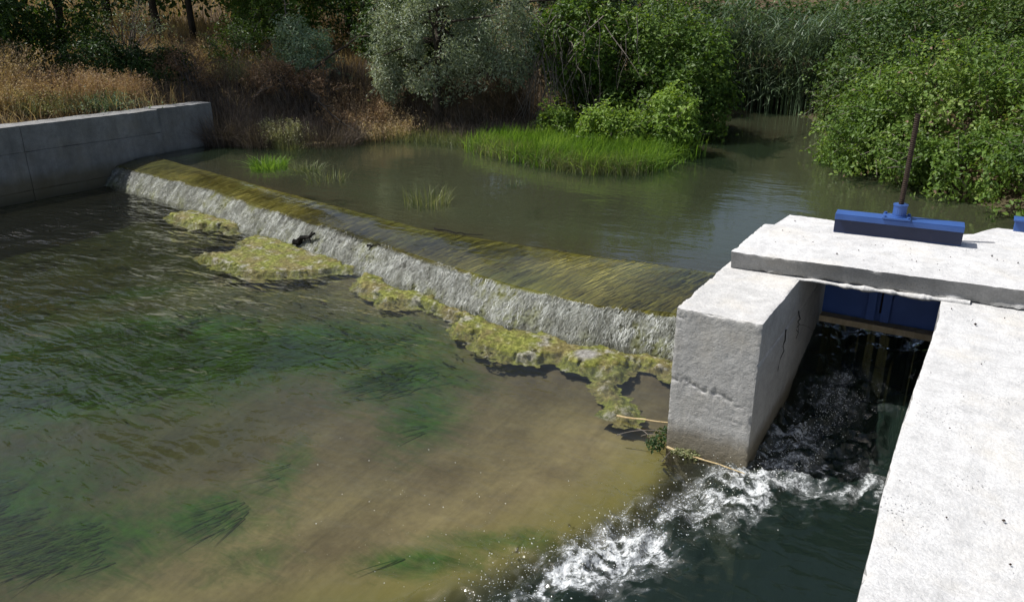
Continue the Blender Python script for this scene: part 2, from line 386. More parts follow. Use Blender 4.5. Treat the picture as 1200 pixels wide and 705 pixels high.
def ground_z(x, y):
    p = P3(x, y); d = sdist(x, y, SHORE)
    low = sstep(-7.4, -6.2, x) * sstep(-2.0, -2.8, y * 0 + np.minimum(x, 0)) * sstep(12, 10, y)          # flat marshy tongue of the left bank
    out = UP - .02 + .75 * sstep(.25 + 1.7 * low, 2.1 + 2.2 * low, d) + .11 * np.maximum(d - 1.2 - 1.5 * low, 0) + .05 * np.minimum(d, 1)
    out = np.minimum(out, 3.2 + .06 * d) + .10 * fbm(p * .9, 3, 4) * sstep(.3, 1.5, d) + .5 * fbm(p * .12, 4, 2) * sstep(6, 20, d)
    inn = UP - .05 - .45 * sstep(0, 1.6, -d)
    z = np.where(d > 0, out, inn)
    lw = sstep(-10.25, -10.5, x) * sstep(5.6, 4.6, y)
    z = z * (1 - lw) + lw * (.93 + .10 * np.maximum(-10.6 - x, 0) + .05 * fbm(p * 1.5, 8, 3) * sstep(-10.6, -11.4, x))
    rw = sstep(1.5, 1.8, x) * sstep(2.9, 2.3, y); z = z * (1 - rw) + rw * .78
    return z

# ground and river bed: one height field, split where the pool begins
gx = np.unique(np.concatenate([np.linspace(-150, -18, 30), np.linspace(-18, 8, 175), np.linspace(8, 120, 26)]))
gy = np.unique(np.concatenate([np.linspace(-60, -8, 16), np.linspace(-8, 18, 175), np.linspace(18, 160, 30)]))
GX, GY = np.meshgrid(gx, gy, indexing='ij'); X, Y = GX.ravel(), GY.ravel()
Z = ground_z(X, Y)
inpool = (X > -10.4) & (X < 1.6) & (Y < np.where(X < -.3, lip(X) + .3, 3.3))
Zg = np.where(inpool, -1.6, Z)
mesh('ground', np.stack([X, Y, Zg], 1), grid_faces(len(gx), len(gy)), M_SOIL, smooth=True)['kind'] = 'structure'
bx = np.linspace(-10.4, 1.5, 240); by = np.concatenate([np.linspace(-25, -6, 20), np.linspace(-5.9, 3.4, 230)])
BX, BY = np.meshgrid(bx, by, indexing='ij'); x, y = BX.ravel(), BY.ravel(); z = bed_z(x, y)
ALG = [(-4.6, -.75, 1.6, .95, 1.3), (-3.9, -.2, 1.1, .6, .95), (-3.2, .25, 1.4, .65, .9), (-2.2, .2, .7, .6, .78), (-1.75, -.15, .36, .65, .72), (-2.15, -1.7, .5, .34, .75), (-2.05, -1.2, .2, .45, .62),
       (-2.6, -2.15, .75, .4, .8), (-1.6, -1.85, .35, .24, .5), (-.5, -1.1, .55, .12, .55), (-.8, -1.45, .40, .14, .75), (-6.2, .5, 1.0, .5, .55), (-3.5, -2.3, .9, .7, .75), (-7.0, -1.0, 1.6, 1.0, .6)]
al = np.zeros_like(x)
for cx, cy, rx, ry, a in ALG:
    ca, sa = math.cos(.5), math.sin(.5); dx, dy = x - cx, y - cy
    al = np.maximum(al, a * np.exp(-(((dx * ca + dy * sa) / rx) ** 2 + ((-dx * sa + dy * ca) / ry) ** 2)))
dd = sdist(x, y, DEEP)
ol = sstep(.55, .0, dd) * .85
mesh('river_bed', np.stack([x, y, z], 1), grid_faces(len(bx), len(by)), M_BED, smooth=True, attrs={'algae': al, 'olive': ol, 'weedy': sstep(-1.6, -3.4, x + .5 * fbm(P3(x, y) * 1.1, 18, 3)) * sstep(1.9, .9, y + .25 * x + 1.0), 'shoal': sstep(1.9, .3, dd + .35 * fbm(P3(x, y) * .9, 16, 3)) * sstep(.9, -.1, y), 'deep': sstep(-.02, -.4, dd + .08 * fbm(P3(x, y) * 2, 6, 3))})['kind'] = 'structure'

# submerged weed swaying over the bed in the green patches
r = np.random.default_rng(61); n = 30000; wx_ = -8 + 7.8 * r.random(n); wy_ = -3.2 + 4.6 * r.random(n); av = np.zeros(n)
for cx, cy, rx, ry, a in ALG:
    dx, dy = wx_ - cx, wy_ - cy; av = np.maximum(av, a * np.exp(-(((dx * ca + dy * sa) / rx) ** 2 + ((-dx * sa + dy * ca) / ry) ** 2)))
ok = (av + .5 * fbm(P3(wx_, wy_) * 2.2, 62, 4) + .12 > .70 + .25 * r.random(n)) & (av > .55) & (sdist(wx_, wy_, DEEP) > .05) & (wy_ < lip(wx_) - .5); wx_, wy_ = wx_[ok], wy_[ok]; n = len(wx_)
WEED = (wx_, wy_, bed_z(wx_, wy_))
# ------------------------------------------------------------------ lower pool and the chute under the gate
px_ = np.unique(np.concatenate([-1.0 - np.cumsum(np.linspace(.014, .09, 170)), np.linspace(-1.0, 1.29, 185)])); px_ = px_[px_ > -10.35]
tv = np.concatenate([np.linspace(0, .28, 40)[:-1], np.linspace(.28, 1, 330)])
PX, TV = np.meshgrid(px_, tv, indexing='ij')
ytop = np.where(PX < .2, lip(PX) + .06, np.interp(PX, [.2, .4], [1.7, 2.25]))
ybase = np.where(TV < .28, -16 + (TV / .28) * (16 - 2.5), -2.5 + (TV - .28) / .72 * (ytop + 2.5))
x, y = PX.ravel(), ybase.ravel()
dpl = seg_dist(x, y, PLUME, False); chan = sstep(.3, .5, x) * sstep(-.2, .3, y)
turb = np.clip(np.exp(-(dpl / .36) ** 2) * sstep(-2.6, -1.2, y) + .75 * chan, 0, 1)
p = P3(x, y)
z = .33 * chan * sstep(.6, 2.0, y) + turb * (.045 * fbm(p * np.array([4, 3.2, 1]), 21, 4) + .045 * np.clip(1 - np.abs(fbm(p * np.array([7, 6, 1]), 25, 4)) * 3, -.3, 1))
near = np.exp(-np.maximum(0, np.where(x < 0, lip(x) - y, 9)) / .18); z = z + near * .012 * fbm(p * 22, 33, 3)
z = z - .035 * turb * (1 - chan * .6)
z = z + .004 * fbm(p * np.array([2.2, 5, 1]), 41, 3) * (1 - turb)
teal = sstep(.0, -.45, sdist(x, y, DEEP) + .08 * fbm(p * 2, 6, 3)); teal = np.maximum(teal, chan)
pr_ = np.stack([.78 * x - .62 * y, .62 * x + .78 * y, .31 * x + .44 * y], 1); wp = np.stack([fbm(pr_ * 4.3, 77, 3), fbm(pr_ * 4.3 + 9, 78, 3), 0 * x], 1)
rid = 1 - np.abs(.6 * fbm(pr_ * np.array([8, 6, 5]) + wp, 55, 5, .62) + .4 * fbm(pr_[:, ::-1] * 7.3 + wp * 1.4, 57, 4, .6)) * 2.9
foam = np.clip(rid, 0, 1) * np.clip(turb * 1.15, 0, 1) * (.35 + .65 * sstep(2.0, .9, y)) 
blob = lambda cx, cy, rx, ry: np.exp(-(((x - cx) / rx) ** 2 + ((y - cy) / ry) ** 2))
foam = foam * sstep(-.42, -.02, x) * (.13 + .9 * np.clip(blob(.55, -.2, .25, .25) + blob(.25, -.85, .28, .5) + blob(.05, -1.35, .25, .35) + 1.1 * blob(.65, .4, .2, .45) + .8 * blob(.8, 1.2, .3, .4) + 1.0 * blob(1.1, .15, .2, .35), 0, 1))
foam = foam + .5 * np.clip(rid - .45, 0, 1) * teal * sstep(1.2, .2, y) * (fbm(p * 3.1, 91, 3) > .02)
foam = foam + .32 * np.exp(-np.maximum(0, np.where(x < 0, lip(x) - .02 - y, 9)) / .05)
chop = .25 + .80 * sstep(-.9, -3.2, x) * sstep(-3.0, -.6, y + .1 * x) + .5 * turb
Vt = np.stack([x, y, z], 1); nu, nv = PX.shape; Ft = grid_faces(nu, nv)
# skirt and floor close the body of water so that depth can darken it
idx = np.arange(nu * nv).reshape(nu, nv)
ring = np.concatenate([idx[:, 0], idx[-1, 1:], idx[::-1, -1][1:], idx[0, ::-1][1:-1]])
Vb = Vt[ring].copy(); Vb[:, 2] = -3; nb = len(ring); off = len(Vt)
Fs = np.stack([ring, off + np.arange(nb), off + (np.arange(nb) + 1) % nb, np.roll(ring, -1)], 1)
cidx = off + nb; Vc = np.array([[-3., -5, -3.2]])
k2 = np.arange(0, nb - 1, 2); Fb = np.stack([np.full(len(k2), cidx), off + (k2 + 2) % nb, off + k2 + 1, off + k2], 1)
Va = np.vstack([Vt, Vb, Vc]); ext = nb + 1
tag(mesh('lower_pool_water', Va, np.vstack([Ft, Fs, Fb]), M_POOL, smooth=True, attrs={'foam': np.append(foam, np.zeros(ext)), 'murk': np.append(1 + 6.5 * teal, np.zeros(ext)), 'teal': np.append(teal, np.zeros(ext)), 'chop': np.append(chop, np.zeros(ext))}), kind='structure')

# spray over the chute: droplets thrown up by the jet
B = Bag(); cnt = 0
oct_v = np.array([[1, 0, 0], [0, 1, 0], [-1, 0, 0], [0, -1, 0], [0, 0, 1], [0, 0, -1.]]); oct_f = np.array([[0, 1, 4, 4], [1, 2, 4, 4]])
def drops(n, fn, r0, r1, seed):
    r = np.random.default_rng(seed); c = fn(n, r); s = r0 + (r1 - r0) * r.random(n) ** 3
    V = (c[:, None] + oct_v[None] * s[:, None, None] * (1 + .5 * r.random((n, 1, 3)))).reshape(-1, 3)
    f = np.array([[0, 1, 4], [1, 2, 4], [2, 3, 4], [3, 0, 4], [1, 0, 5], [2, 1, 5], [3, 2, 5], [0, 3, 5]])
    F = (np.arange(n)[:, None, None] * 6 + f[None]).reshape(-1, 3); return V, F, np.repeat(r.random(n), 6)
def surf_z(xx, yy): 
    pp = P3(xx, yy); return .33 * sstep(.6, 2, yy) * sstep(.3, .5, xx)
def spray_pts(n, r):
    t = r.random(n); k = t * (len(PLUME) - 2.6) + 1.2; pl = np.array(PLUME); i = np.floor(k).astype(int); f = (k - i)[:, None]
    c = pl[i] * (1 - f) + pl[np.minimum(i + 1, len(pl) - 1)] * f; c = c + r.normal(0, 1, (n, 2)) * np.where(t < .35, .10, .11)[:, None]
    ok = (c[:, 0] < 1.25) & ~((c[:, 0] > -.03) & (c[:, 0] < .52) & (c[:, 1] > -.03)); c = np.where(ok[:, None], c, np.array([[.3, -.7]]) + r.normal(0, .2, (n, 2)))
    return np.stack([c[:, 0], c[:, 1], surf_z(c[:, 0], c[:, 1]) + .02 + np.abs(r.normal(0, .03, n))], 1)
V, F, T = drops(3000, spray_pts, .0008, .0034, 3)
rb = np.random.default_rng(8); nb_ = 130; bub = np.stack([-.65 + .45 * rb.normal(0, 1, nb_), -1.35 + .35 * rb.normal(0, 1, nb_), np.full(nb_, .003)], 1); bub = bub[(bub[:, 0] < -.05)]
V2, F2, T2 = drops(len(bub), lambda n_, r_: bub, .0008, .003, 4); V, F, T = np.vstack([V, V2]), np.vstack([F, F2 + len(V)]), np.append(T, T2)
tag(mesh('spray', V, F, M_FOAM, attrs={'tint': T}), 'white droplets and spray thrown up by the chute below the gate', 'spray', kind='stuff')

# ------------------------------------------------------------------ upper water, thinning to a film over the sill
ux = np.unique(np.concatenate([np.linspace(-10.3, -.05, 330), np.linspace(-.05, 4, 60)]))
uv = np.concatenate([np.linspace(0, .2, 36)[:-1], np.linspace(.2, 1, 120)])
UX, UV = np.meshgrid(ux, uv, indexing='ij'); x = UX.ravel(); v = UV.ravel()
yl = np.where(x < .05, lip(x) + .02, 2.15); ye = np.where(x < .05, edge(x), 2.3)
far = 17.
y = np.where(v < .2, yl + (ye - yl) * v / .2, ye + (far - ye) * ((v - .2) / .8) ** 1.6)
s = np.clip(v / .2, 0, 1)
def sill_top(s): return .215 + (.292 - .215) * (1 - (1 - s) ** 1.7)
z = np.where(v < .2, sill_top(s) + .010 * (1 - s) + .008, UP) + .0015 * fbm(P3(x, y) * 4, 12, 3)
mk = sstep(.97, 1.0, s) * (.35 + .65 * sstep(0, .8, y - ye))
tag(mesh('upper_river_water', np.stack([x, y, z], 1), grid_faces(*UX.shape), M_UP, smooth=True, attrs={'murk': mk}), kind='structure')

# ------------------------------------------------------------------ the weir
weir = tag(empty('weir', (-5, 2.2, 0)), 'long low concrete weir with algae covered sill and white overflow', 'weir')
wl = np.array(weir.location)
nx = 620; wx = np.linspace(-10.15, .03, nx); cs = np.linspace(0, 1, 34)
WX, CS = np.meshgrid(wx, cs, indexing='ij'); x = WX.ravel(); c = CS.ravel()
yl, ye = lip(x), edge(x)
# cross-section: upstream toe, upstream edge, crest slope, lip, downstream face
s = np.interp(c, [0, .08, .7, 1], [1.15, 1.0, 0, 0])
y = np.where(s > 1, ye + .12 * (s - 1) / .15, yl + (ye - yl) * s); z = np.where(s > 1, .288 - 1.2 * (s - 1) / .15, sill_top(np.clip(s, 0, 1)))
fd = np.clip((c - .7) / .3, 0, 1); z = np.where(c > .7, .205 - .75 * fd, z); y = np.where(c > .7, yl - .005 - .10 * np.minimum(fd * 3, 1), y)
flow = x * 1.0 + (y - yl) * -.45
z = z + np.where(c <= .7, .006 * fbm(np.stack([flow * 14, y * 1.5, x * 0], 1), 60, 3), 0)
mesh('sill', np.stack([x, y, z], 1) - wl, grid_faces(nx, len(cs))[:, ::-1], M_APRON, weir, True)
def ribbon(base, d, L, w, seed, segs=3, wob=.12, up=.0):
    """flat strands lying along d (N x 3), returned as quads"""
    r = np.random.default_rng(seed); n = len(base); side = np.cross(d, [0, 0, 1.]); side /= np.linalg.norm(side, axis=1)[:, None] + 1e-9
    rows = []
    bend = r.normal(0, wob, n)
    for k in range(segs + 1):
        t = k / segs; cpt = base + d * (L * t)[:, None] + side * (bend * L * t * t)[:, None] + np.array([0, 0, 1.]) * up * math.sin(t * 3.14)
        ww = (w * (1 - .85 * t * t) * .5)[:, None]; rows += [cpt - side * ww, cpt + side * ww]
    V = np.stack(rows, 1); m = 2 * (segs + 1); f = np.array([[2 * k, 2 * k + 1, 2 * k + 3, 2 * k + 2] for k in range(segs)])
    return V.reshape(-1, 3), (np.arange(n)[:, None, None] * m + f[None]).reshape(-1, 4), m
WX_, WY_, WZ_ = WEED; r = np.random.default_rng(63); n = len(WX_); d = np.stack([-.45 + r.normal(0, .22, n), -.9 + r.normal(0, .1, n), .015 + .02 * r.random(n)], 1); d /= np.linalg.norm(d, axis=1)[:, None]
V, F, m = ribbon(np.stack([WX_, WY_, WZ_ + .005], 1), d, .08 + .24 * r.random(n), .004 + .006 * r.random(n), 64, 5, .12, .004)
tag(mesh('river_weed', V, F, M_WEED, attrs={'tint': np.repeat(np.clip(.45 + .35 * fbm(P3(WX_, WY_) * 1.5, 65, 3) + r.normal(0, .2, n), 0, 1), m)}), 'dark green weed trailing over the bed of the lower pool', 'weed', kind='stuff')
n = 6000; r = np.random.default_rng(4)
x = -10 + 10 * r.random(n) ** .75; sl_ = r.random(n); pn = P3(x, 0)
den = fbm(np.stack([x * 1.2, sl_ * 2, x * 0], 1), 90, 3) + .12 > -.1 + .5 * r.random(n) - .25
x, sl_ = x[den], sl_[den]; n = len(x)
yl, ye = lip(x), edge(x); y = yl + (ye - yl) * sl_
L = np.minimum(.08 + .3 * r.random(n), (y - yl) + .05); d = np.stack([-.32 + r.normal(0, .07, n), -np.ones(n), 0 * x], 1); d /= np.linalg.norm(d, axis=1)[:, None]
z0 = sill_top(sl_) + .006 + .006 * r.random(n); y1 = y + d[:, 1] * L; z1 = sill_top(np.clip((y1 - yl) / (ye - yl), 0, 1)) + .008
d[:, 2] = (z1 - z0) / L
V, F, m = ribbon(np.stack([x, y, z0], 1), d, L, .003 + .004 * r.random(n), 5)
patch = fbm(np.stack([x * 1.6, sl_ * 3, x * 0], 1), 91, 3)
o = mesh('trailing_algae', V - wl, F, M_STRAND, weir, attrs={'tint': np.repeat(np.clip(.14 + 1.0 * patch + .08 * sstep(-4, -1, x) + r.normal(0, .10, n), 0, 1), m)}); o['kind'] = 'stuff'
# the falling sheet: dense uneven relief
nx, nc = 1150, 40; wx = np.linspace(-10.1, .0, nx); cs = np.linspace(0, 1, nc)
WX, CS = np.meshgrid(wx, cs, indexing='ij'); x = WX.ravel(); c = CS.ravel()
lipw = .05 * fbm(P3(x * 6), 71, 4, .6)
yy = lip(x) + .02 + .3 * lipw * (1 - c) - .26 * c; zz = .220 - .262 * c ** 1.25
p = np.stack([x, yy, zz], 1)
hgt = fbm(p * np.array([26, 26, 15]), 81, 4, .65); hg2 = 1 - np.abs(fbm(p * np.array([40, 40, 18]), 85, 3, .6)) * 2.5
am = sstep(.05, .35, c)
hg3 = fbm(p * np.array([9, 9, 6]), 87, 3)
yy = yy - am * (.012 * hgt + .012 * np.clip(hg2, -1, 1) + .008 * hg3); zz = zz + am * (.012 * fbm(p * 34, 88, 3) + .006 * hg2)
o = mesh('overflow_sheet', np.stack([x, yy, zz], 1) - wl, grid_faces(nx, nc)[:, ::-1], M_FALL, weir, True, {'tint': np.clip(.5 + .7 * hgt + .35 * hg2 - .2, 0, 1) * sstep(.0, .25, c + .12 * fbm(P3(x * 18), 89, 3)), 'low': sstep(.35, 1., c)})
n = 110000; r = np.random.default_rng(14); x = -10.05 + 10.05 * r.random(n) ** .8; c = r.random(n) ** .9
pp = np.stack([x, lip(x) + .02 - .26 * c, .224 - .262 * c ** 1.25], 1)
keep = fbm(pp * np.array([9, 9, 6]), 44, 3) + .30 > r.random(n) * .55 - .05; keep &= c > .05 + .16 * fbm(P3(x * 8), 48, 3); pp = pp[keep]; x = x[keep]; c = c[keep]; n = len(pp)
pp[:, 2] += .002 + np.abs(r.normal(0, .006, n)); d = np.stack([r.normal(-.12, .2, n), -.75 - .2 * r.random(n), -.62 + r.normal(0, .22, n)], 1); d /= np.linalg.norm(d, axis=1)[:, None]
V, F, m = ribbon(pp, d, .018 + .05 * r.random(n) ** 2, .002 + .0035 * r.random(n), 6, 2, .3)
o = mesh('foam_fleck', V - wl, F, M_FLECK, weir, attrs={'tint': np.repeat(np.clip(.34 + .60 * fbm(np.stack([x * 26, c * 3, x * 0], 1), 47, 3) + .25 * fbm(np.stack([x * 5, c * 3, x * 0], 1), 49, 2) + np.where(r.random(n) < .35, .3, -.12) + r.normal(0, .1, n), 0, 1), m)}); o['kind'] = 'stuff'

# ------------------------------------------------------------------ concrete: pier, side wall, slab, retaining wall
def pier_fn(p, lo, hi):
    q = p + vec_noise(p, 4, .0035, 3) + vec_noise(p, 30, .0014, 9) + edge_wear(p, lo, hi, .016, 9, 17)
    front = np.clip(1 - (p[:, 1] - lo[1]) / .03, 0, 1); lf = np.clip(1 - (p[:, 0] - lo[0]) / .03, 0, 1)
    a = fbm(p * np.array([3, 1, 3]), 23, 3) * .05
    band = np.exp(-((p[:, 2] - .42 + .12 * (p[:, 0] - .25) - a) / .035) ** 2) + .8 * np.exp(-((p[:, 2] - .29 + .2 * (p[:, 0] - .3) - a) / .016) ** 2) * sstep(.15, .3, p[:, 0]) + .9 * np.exp(-(((p[:, 0] - .03) / .05) ** 2 + ((p[:, 2] - .85) / .05) ** 2))
    pit = np.clip(fbm(p * 42, 29, 3, .6) * 2.2 + .1, 0, 1); pit2 = np.clip(fbm(p * 18, 30, 3) * 3 - 1.3, 0, 1)
    pf = np.clip(fbm(p * 75, 33, 2) * 2.5 - .9, 0, 1)
    q[:, 1] += front * (band * (.0015 + .009 * pit) + .003 * pit2 + .003 * pf)
    rt = np.clip(1 - (hi[0] - p[:, 0]) / .02, 0, 1)
    q[:, 0] -= rt * .010 * np.exp(-((p[:, 2] - .66 - .01 * fbm(p * 4, 2)) / .009) ** 2)
    return q
B = rough_box((0, 0, -1.3), (.49, 2.06, .908), .0075, pier_fn)
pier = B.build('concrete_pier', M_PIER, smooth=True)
tag(pier, 'rough pale concrete pier with flat top standing between weir and gate chute', 'pier')
def wall_fn(p, lo, hi):
    q = p + vec_noise(p, 3, .005, 13) + vec_noise(p, 22, .002, 19) + edge_wear(p, lo, hi, .016, 7, 27)
    lf = np.clip(1 - (p[:, 0] - lo[0]) / .3, 0, 1)
    q[:, 0] += lf * .012 * np.sin(p[:, 1] * 2.1 + .4) * sstep(.9, .6, p[:, 1]); return q
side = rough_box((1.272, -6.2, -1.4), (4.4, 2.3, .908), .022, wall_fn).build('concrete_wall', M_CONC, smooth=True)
tag(side, 'broad pale concrete wall top running along the right of the chute', 'wall')
def slab_fn(p, lo, hi):
    q = p.copy(); u = p[:, 0]; v = (p[:, 1] - lo[1]) / (hi[1] - lo[1])
    fy = .845 + .068 * (u - .05); by = np.interp(u, [.05, .12, .14, .5, 1.3, 1.36, 1.5, 2.2, 5], [1.66, 1.68, 2.03, 2.03, 2.10, 2.14, 2.42, 2.46, 2.6])
    q[:, 1] = fy + (by - fy) * v
    hz = (hi[2] - p[:, 2]) / (hi[2] - lo[2]); fr = np.clip(1 - v / .12, 0, 1)
    q[:, 1] += fr * .034 * hz                                        # the front face leans in slightly
    q += vec_noise(p, 4, .004, 43) + vec_noise(p, 28, .0018, 49) + edge_wear(p, lo, hi, .014, 11, 37)
    low = fr * sstep(.75, 1, hz); q[:, 1] -= low * .03 * np.clip(fbm(P3(u * 9), 53, 3) + .25, 0, 1); q[:, 2] -= low * .012 * np.clip(fbm(P3(u * 14), 54, 3) + .2, 0, 1)
    return q
slab = tag(empty('concrete_slab', (1.5, 1.5, .91)), 'thick pale concrete slab bridging the chute from pier to wall', 'slab')
sl0 = np.array(slab.location)
Bs = rough_box((.045, 0, .912), (4.6, 1, 1.03), .014, slab_fn); Bs.V = [v - sl0 for v in Bs.V]
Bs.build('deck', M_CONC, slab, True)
n = 170; lx = np.linspace(.47, 1.42, n); ring = 8; th = np.linspace(0, 2 * np.pi, ring, endpoint=False)
rr = .011 + .016 * np.clip(fbm(P3(lx * 16), 61, 3) + .45, 0, 1) * sstep(.45, .9, lx) ; cy = .845 + .068 * (lx - .05) + .004
V = np.stack([np.repeat(lx, ring), (cy[:, None] + np.cos(th)[None] * rr[:, None] * 1.5).ravel(), (.908 + .006 * fbm(P3(lx * 12), 62, 3)[:, None] + np.sin(th)[None] * rr[:, None] * .8).ravel()], 1)
i = np.arange(n - 1)[:, None] * ring + np.arange(ring)[None]; j = np.arange(n - 1)[:, None] * ring + (np.arange(ring)[None] + 1) % ring
mesh('mortar_lip', V - sl0, np.stack([i.ravel(), j.ravel(), j.ravel() + ring, i.ravel() + ring], 1), M_CONC, slab, True)

rw = tag(empty('retaining_wall', (-10.3, 1, 0)), 'weathered grey concrete retaining wall shaded below dry grass bank', 'wall')
wl2 = np.array(rw.location)
def pan_fn(p, lo, hi): return p + vec_noise(p, 4, .008, 101) + vec_noise(p, 20, .003, 105) + edge_wear(p, lo, hi, .005, 9, 107)
for (y0, y1, xo) in ((-9, -2.2, 0), (-2.2, 1.75, .01), (1.75, 3.9, 0), (3.9, 4.95, .03)):
    rows = [(-.9, .09), (.093, .625), (.628, .985)] if y0 < 3 else [(-.9, .20), (.203, .70), (.703, 1.0)]
    for (z0, z1) in rows:
        Bp = rough_box((-10.5, y0 + .0015, z0), (-10.1 - xo + random.uniform(-.006, .006), y1 - .0015, z1), .045, pan_fn); Bp.V = [v - wl2 for v in Bp.V]
        Bp.build('wall_panel', M_WALL, rw, True)
Bc = Bag(); Bc.box((-10.48, -8.9, -.9), (-10.138, 4.9, .96)); Bc.V = [v - wl2 for v in Bc.V]; Bc.build('core', M_WALL, rw)

# ------------------------------------------------------------------ the sluice gate
gate = tag(empty('sluice_gate', (.91, 1.74, 1.03)), 'blue steel sluice gate with cross beam and upright rusty spindle on the slab', 'sluice gate')
go = np.array(gate.location); ang = math.atan2(.06, .79)
Mr = np.array([[math.cos(ang), -math.sin(ang), 0], [math.sin(ang), math.cos(ang), 0], [0, 0, 1]])
B = Bag()                                  # a channel lying on its side, open towards the viewer
h0, h1 = -.395, .395
B.box((h0, -.06, .132), (h1, .0745, .140), M=Mr)                   # top flange
B.box((h0, -.062, .100), (h1, -.0545, .1315), M=Mr)                # turned-down lip of the flange
B.box((h0, -.0255, .0), (h1, .0745, .008), M=Mr)                     # bottom flange
B.build('cross_beam', M_BLUE, gate, bevel=.002)
B = Bag(); B.box((h0, -.034, .0085), (h1, -.026, .1315), M=Mr); tag(B.build('web', M_BLUE_SHADED, gate, bevel=.001), 'front face of the cross beam with shade put into its dark navy')
B = Bag(); B.box((-.10, -.075, .1405), (.075, .07, .1515), M=Mr); o = B.build('bearing_plate', M_BLUE, gate, bevel=.002)
for sx in (-.085, .06):
    for sy in (-.058, .053):
        Bb = Bag(); q = Mr @ np.array([sx, sy, 0]); Bb.tube([(q[0], q[1], .150), (q[0], q[1], .163)], .011, 6); Bb.build('bolt', M_BLUE, o)
B = Bag(); B.tube([(0, 0, .150), (0, 0, .156), (0, 0, .157), (0, 0, .225), (0, 0, .226), (0, 0, .236)], [.056, .056, .043, .043, .047, .047], 20); B.build('hub', M_BLUE, gate, smooth=False)
B = Bag(); zz = np.linspace(-.55, .83, 420); rr = np.where(zz > -.3, 0.0165 + .0012 * np.sign(np.sin(zz * 2 * np.pi / .0135)), .018)
B.tube(np.stack([.012 * (zz > .2) * (zz - .2), 0 * zz, zz], 1), rr, 12); B.build('spindle', M_RUST, gate, smooth=False)
B = Bag(); B.box((-.40, .012, -.62), (.345, .022, -.04)); gp = B.build('gate_panel', M_BLUE2, gate, bevel=.002)
for sx in (-.075, .02):
    B = Bag(); B.box((sx, -.045, -.60), (sx + .012, .0115, -.06)); B.box((sx - .022, -.052, -.60), (sx + .034, -.0455, -.06)); B.build('stiffener', M_BLUE2, gp, bevel=.0015)
for (a, b) in (((-.22, -.08), (-.09, -.55)), ((.20, -.08), (.06, -.50))):
    B = Bag(); d = np.array([b[0] - a[0], 0, b[1] - a[1]]); L = np.linalg.norm(d); d /= L
    Mb = np.stack([np.cross([0, 1, 0], d), [0, 1, 0], d], 1); B.box((-.022, -.006, 0), (.022, .0115, L), M=Mb, o=(a[0], 0, a[1])); B.build('brace', M_BLUE2, gp)
B = Bag(); B.box((-.40, -.075, -.668), (.345, .03, -.622)); B.build('sill_board', M_WOOD, gate, bevel=.004)
b2 = tag(empty('sluice_beam', (1.75, 2.36, 1.03)), 'end of a second blue steel beam at the right edge of the slab', 'beam')
B = Bag(); B.box((-.155, 0, 0), (1.2, .09, .075)); B.build('web', M_BLUE, b2, bevel=.003)
B = Bag(); B.box((-.165, -.02, .0755), (1.2, .11, .088)); B.build('flange', M_BLUE, b2, bevel=.003)

# ------------------------------------------------------------------ vegetation generators
def leaf_cloud(C, N, size, aspect, seed, tint, droop=.0, cup=.25, jit=.6):
    """folded four-cornered leaves at C facing N"""
    r = np.random.default_rng(seed); n = len(C)
    N = N + r.normal(0, jit, (n, 3)); N /= np.linalg.norm(N, axis=1)[:, None] + 1e-9
    a = np.cross(N, r.normal(0, 1, (n, 3))); a /= np.linalg.norm(a, axis=1)[:, None] + 1e-9
    a[:, 2] -= droop; a /= np.linalg.norm(a, axis=1)[:, None] + 1e-9
    b = np.cross(N, a); b /= np.linalg.norm(b, axis=1)[:, None] + 1e-9; N = np.cross(a, b)
    L = (size * (.5 + 1.1 * r.random(n) ** 1.4))[:, None]; w = L * aspect * .5
    V = np.stack([C, C + a * L * .45 + b * w + N * w * cup, C + a * L - N * L * .12, C + a * L * .45 - b * w + N * w * cup], 1).reshape(-1, 3)
    F = np.arange(n * 4).reshape(n, 4)
    return V, F, np.repeat(tint, 4)
def crown_points(blobs, n, seed, shell=.35, gap=.0, gf=2.2, flat_bottom=None):
    """points in the outer shells of overlapping ellipsoids; noise opens gaps and lumps"""
    r = np.random.default_rng(seed); out = []; nor = []
    vol = np.array([(b[3] * b[4] + b[4] * b[5] + b[3] * b[5]) for b in blobs]); cnt = (n * 1.6 * vol / vol.sum()).astype(int)
    for b, k in zip(blobs, cnt):
        d = r.normal(0, 1, (k, 3)); d /= np.linalg.norm(d, axis=1)[:, None]
        c = np.array(b[:3]); R_ = np.array(b[3:6])
        lump = 1 + .40 * fbm((d * R_ + c) * gf, seed + 3, 3) + .20 * fbm((d * R_ + c) * gf * 3, seed + 5, 2)
        rad = (1 - shell * r.random(k) ** 1.5) * lump
        p = c + d * R_ * rad[:, None]
        nn = d / R_; nn /= np.linalg.norm(nn, axis=1)[:, None]
        ok = np.ones(k, bool)
        for b2 in blobs:
            if b2 is b: continue
            q = (p - np.array(b2[:3])) / np.array(b2[3:6]); ok &= (q * q).sum(1) > .45
        out.append(p[ok]); nor.append(nn[ok])
    P = np.vstack(out); Nn = np.vstack(nor)
    g = fbm(P * gf * 1.4, seed + 9, 3); ok = (g > gap) & (fbm(P * gf * .7, seed + 12, 2) > -.46); ok &= g > gap + (r.random(len(P)) - .5) * .25
    if flat_bottom is not None: ok &= P[:, 2] > flat_bottom
    P, Nn = P[ok], Nn[ok]
    k = r.permutation(len(P))[:n]; return P[k], Nn[k]
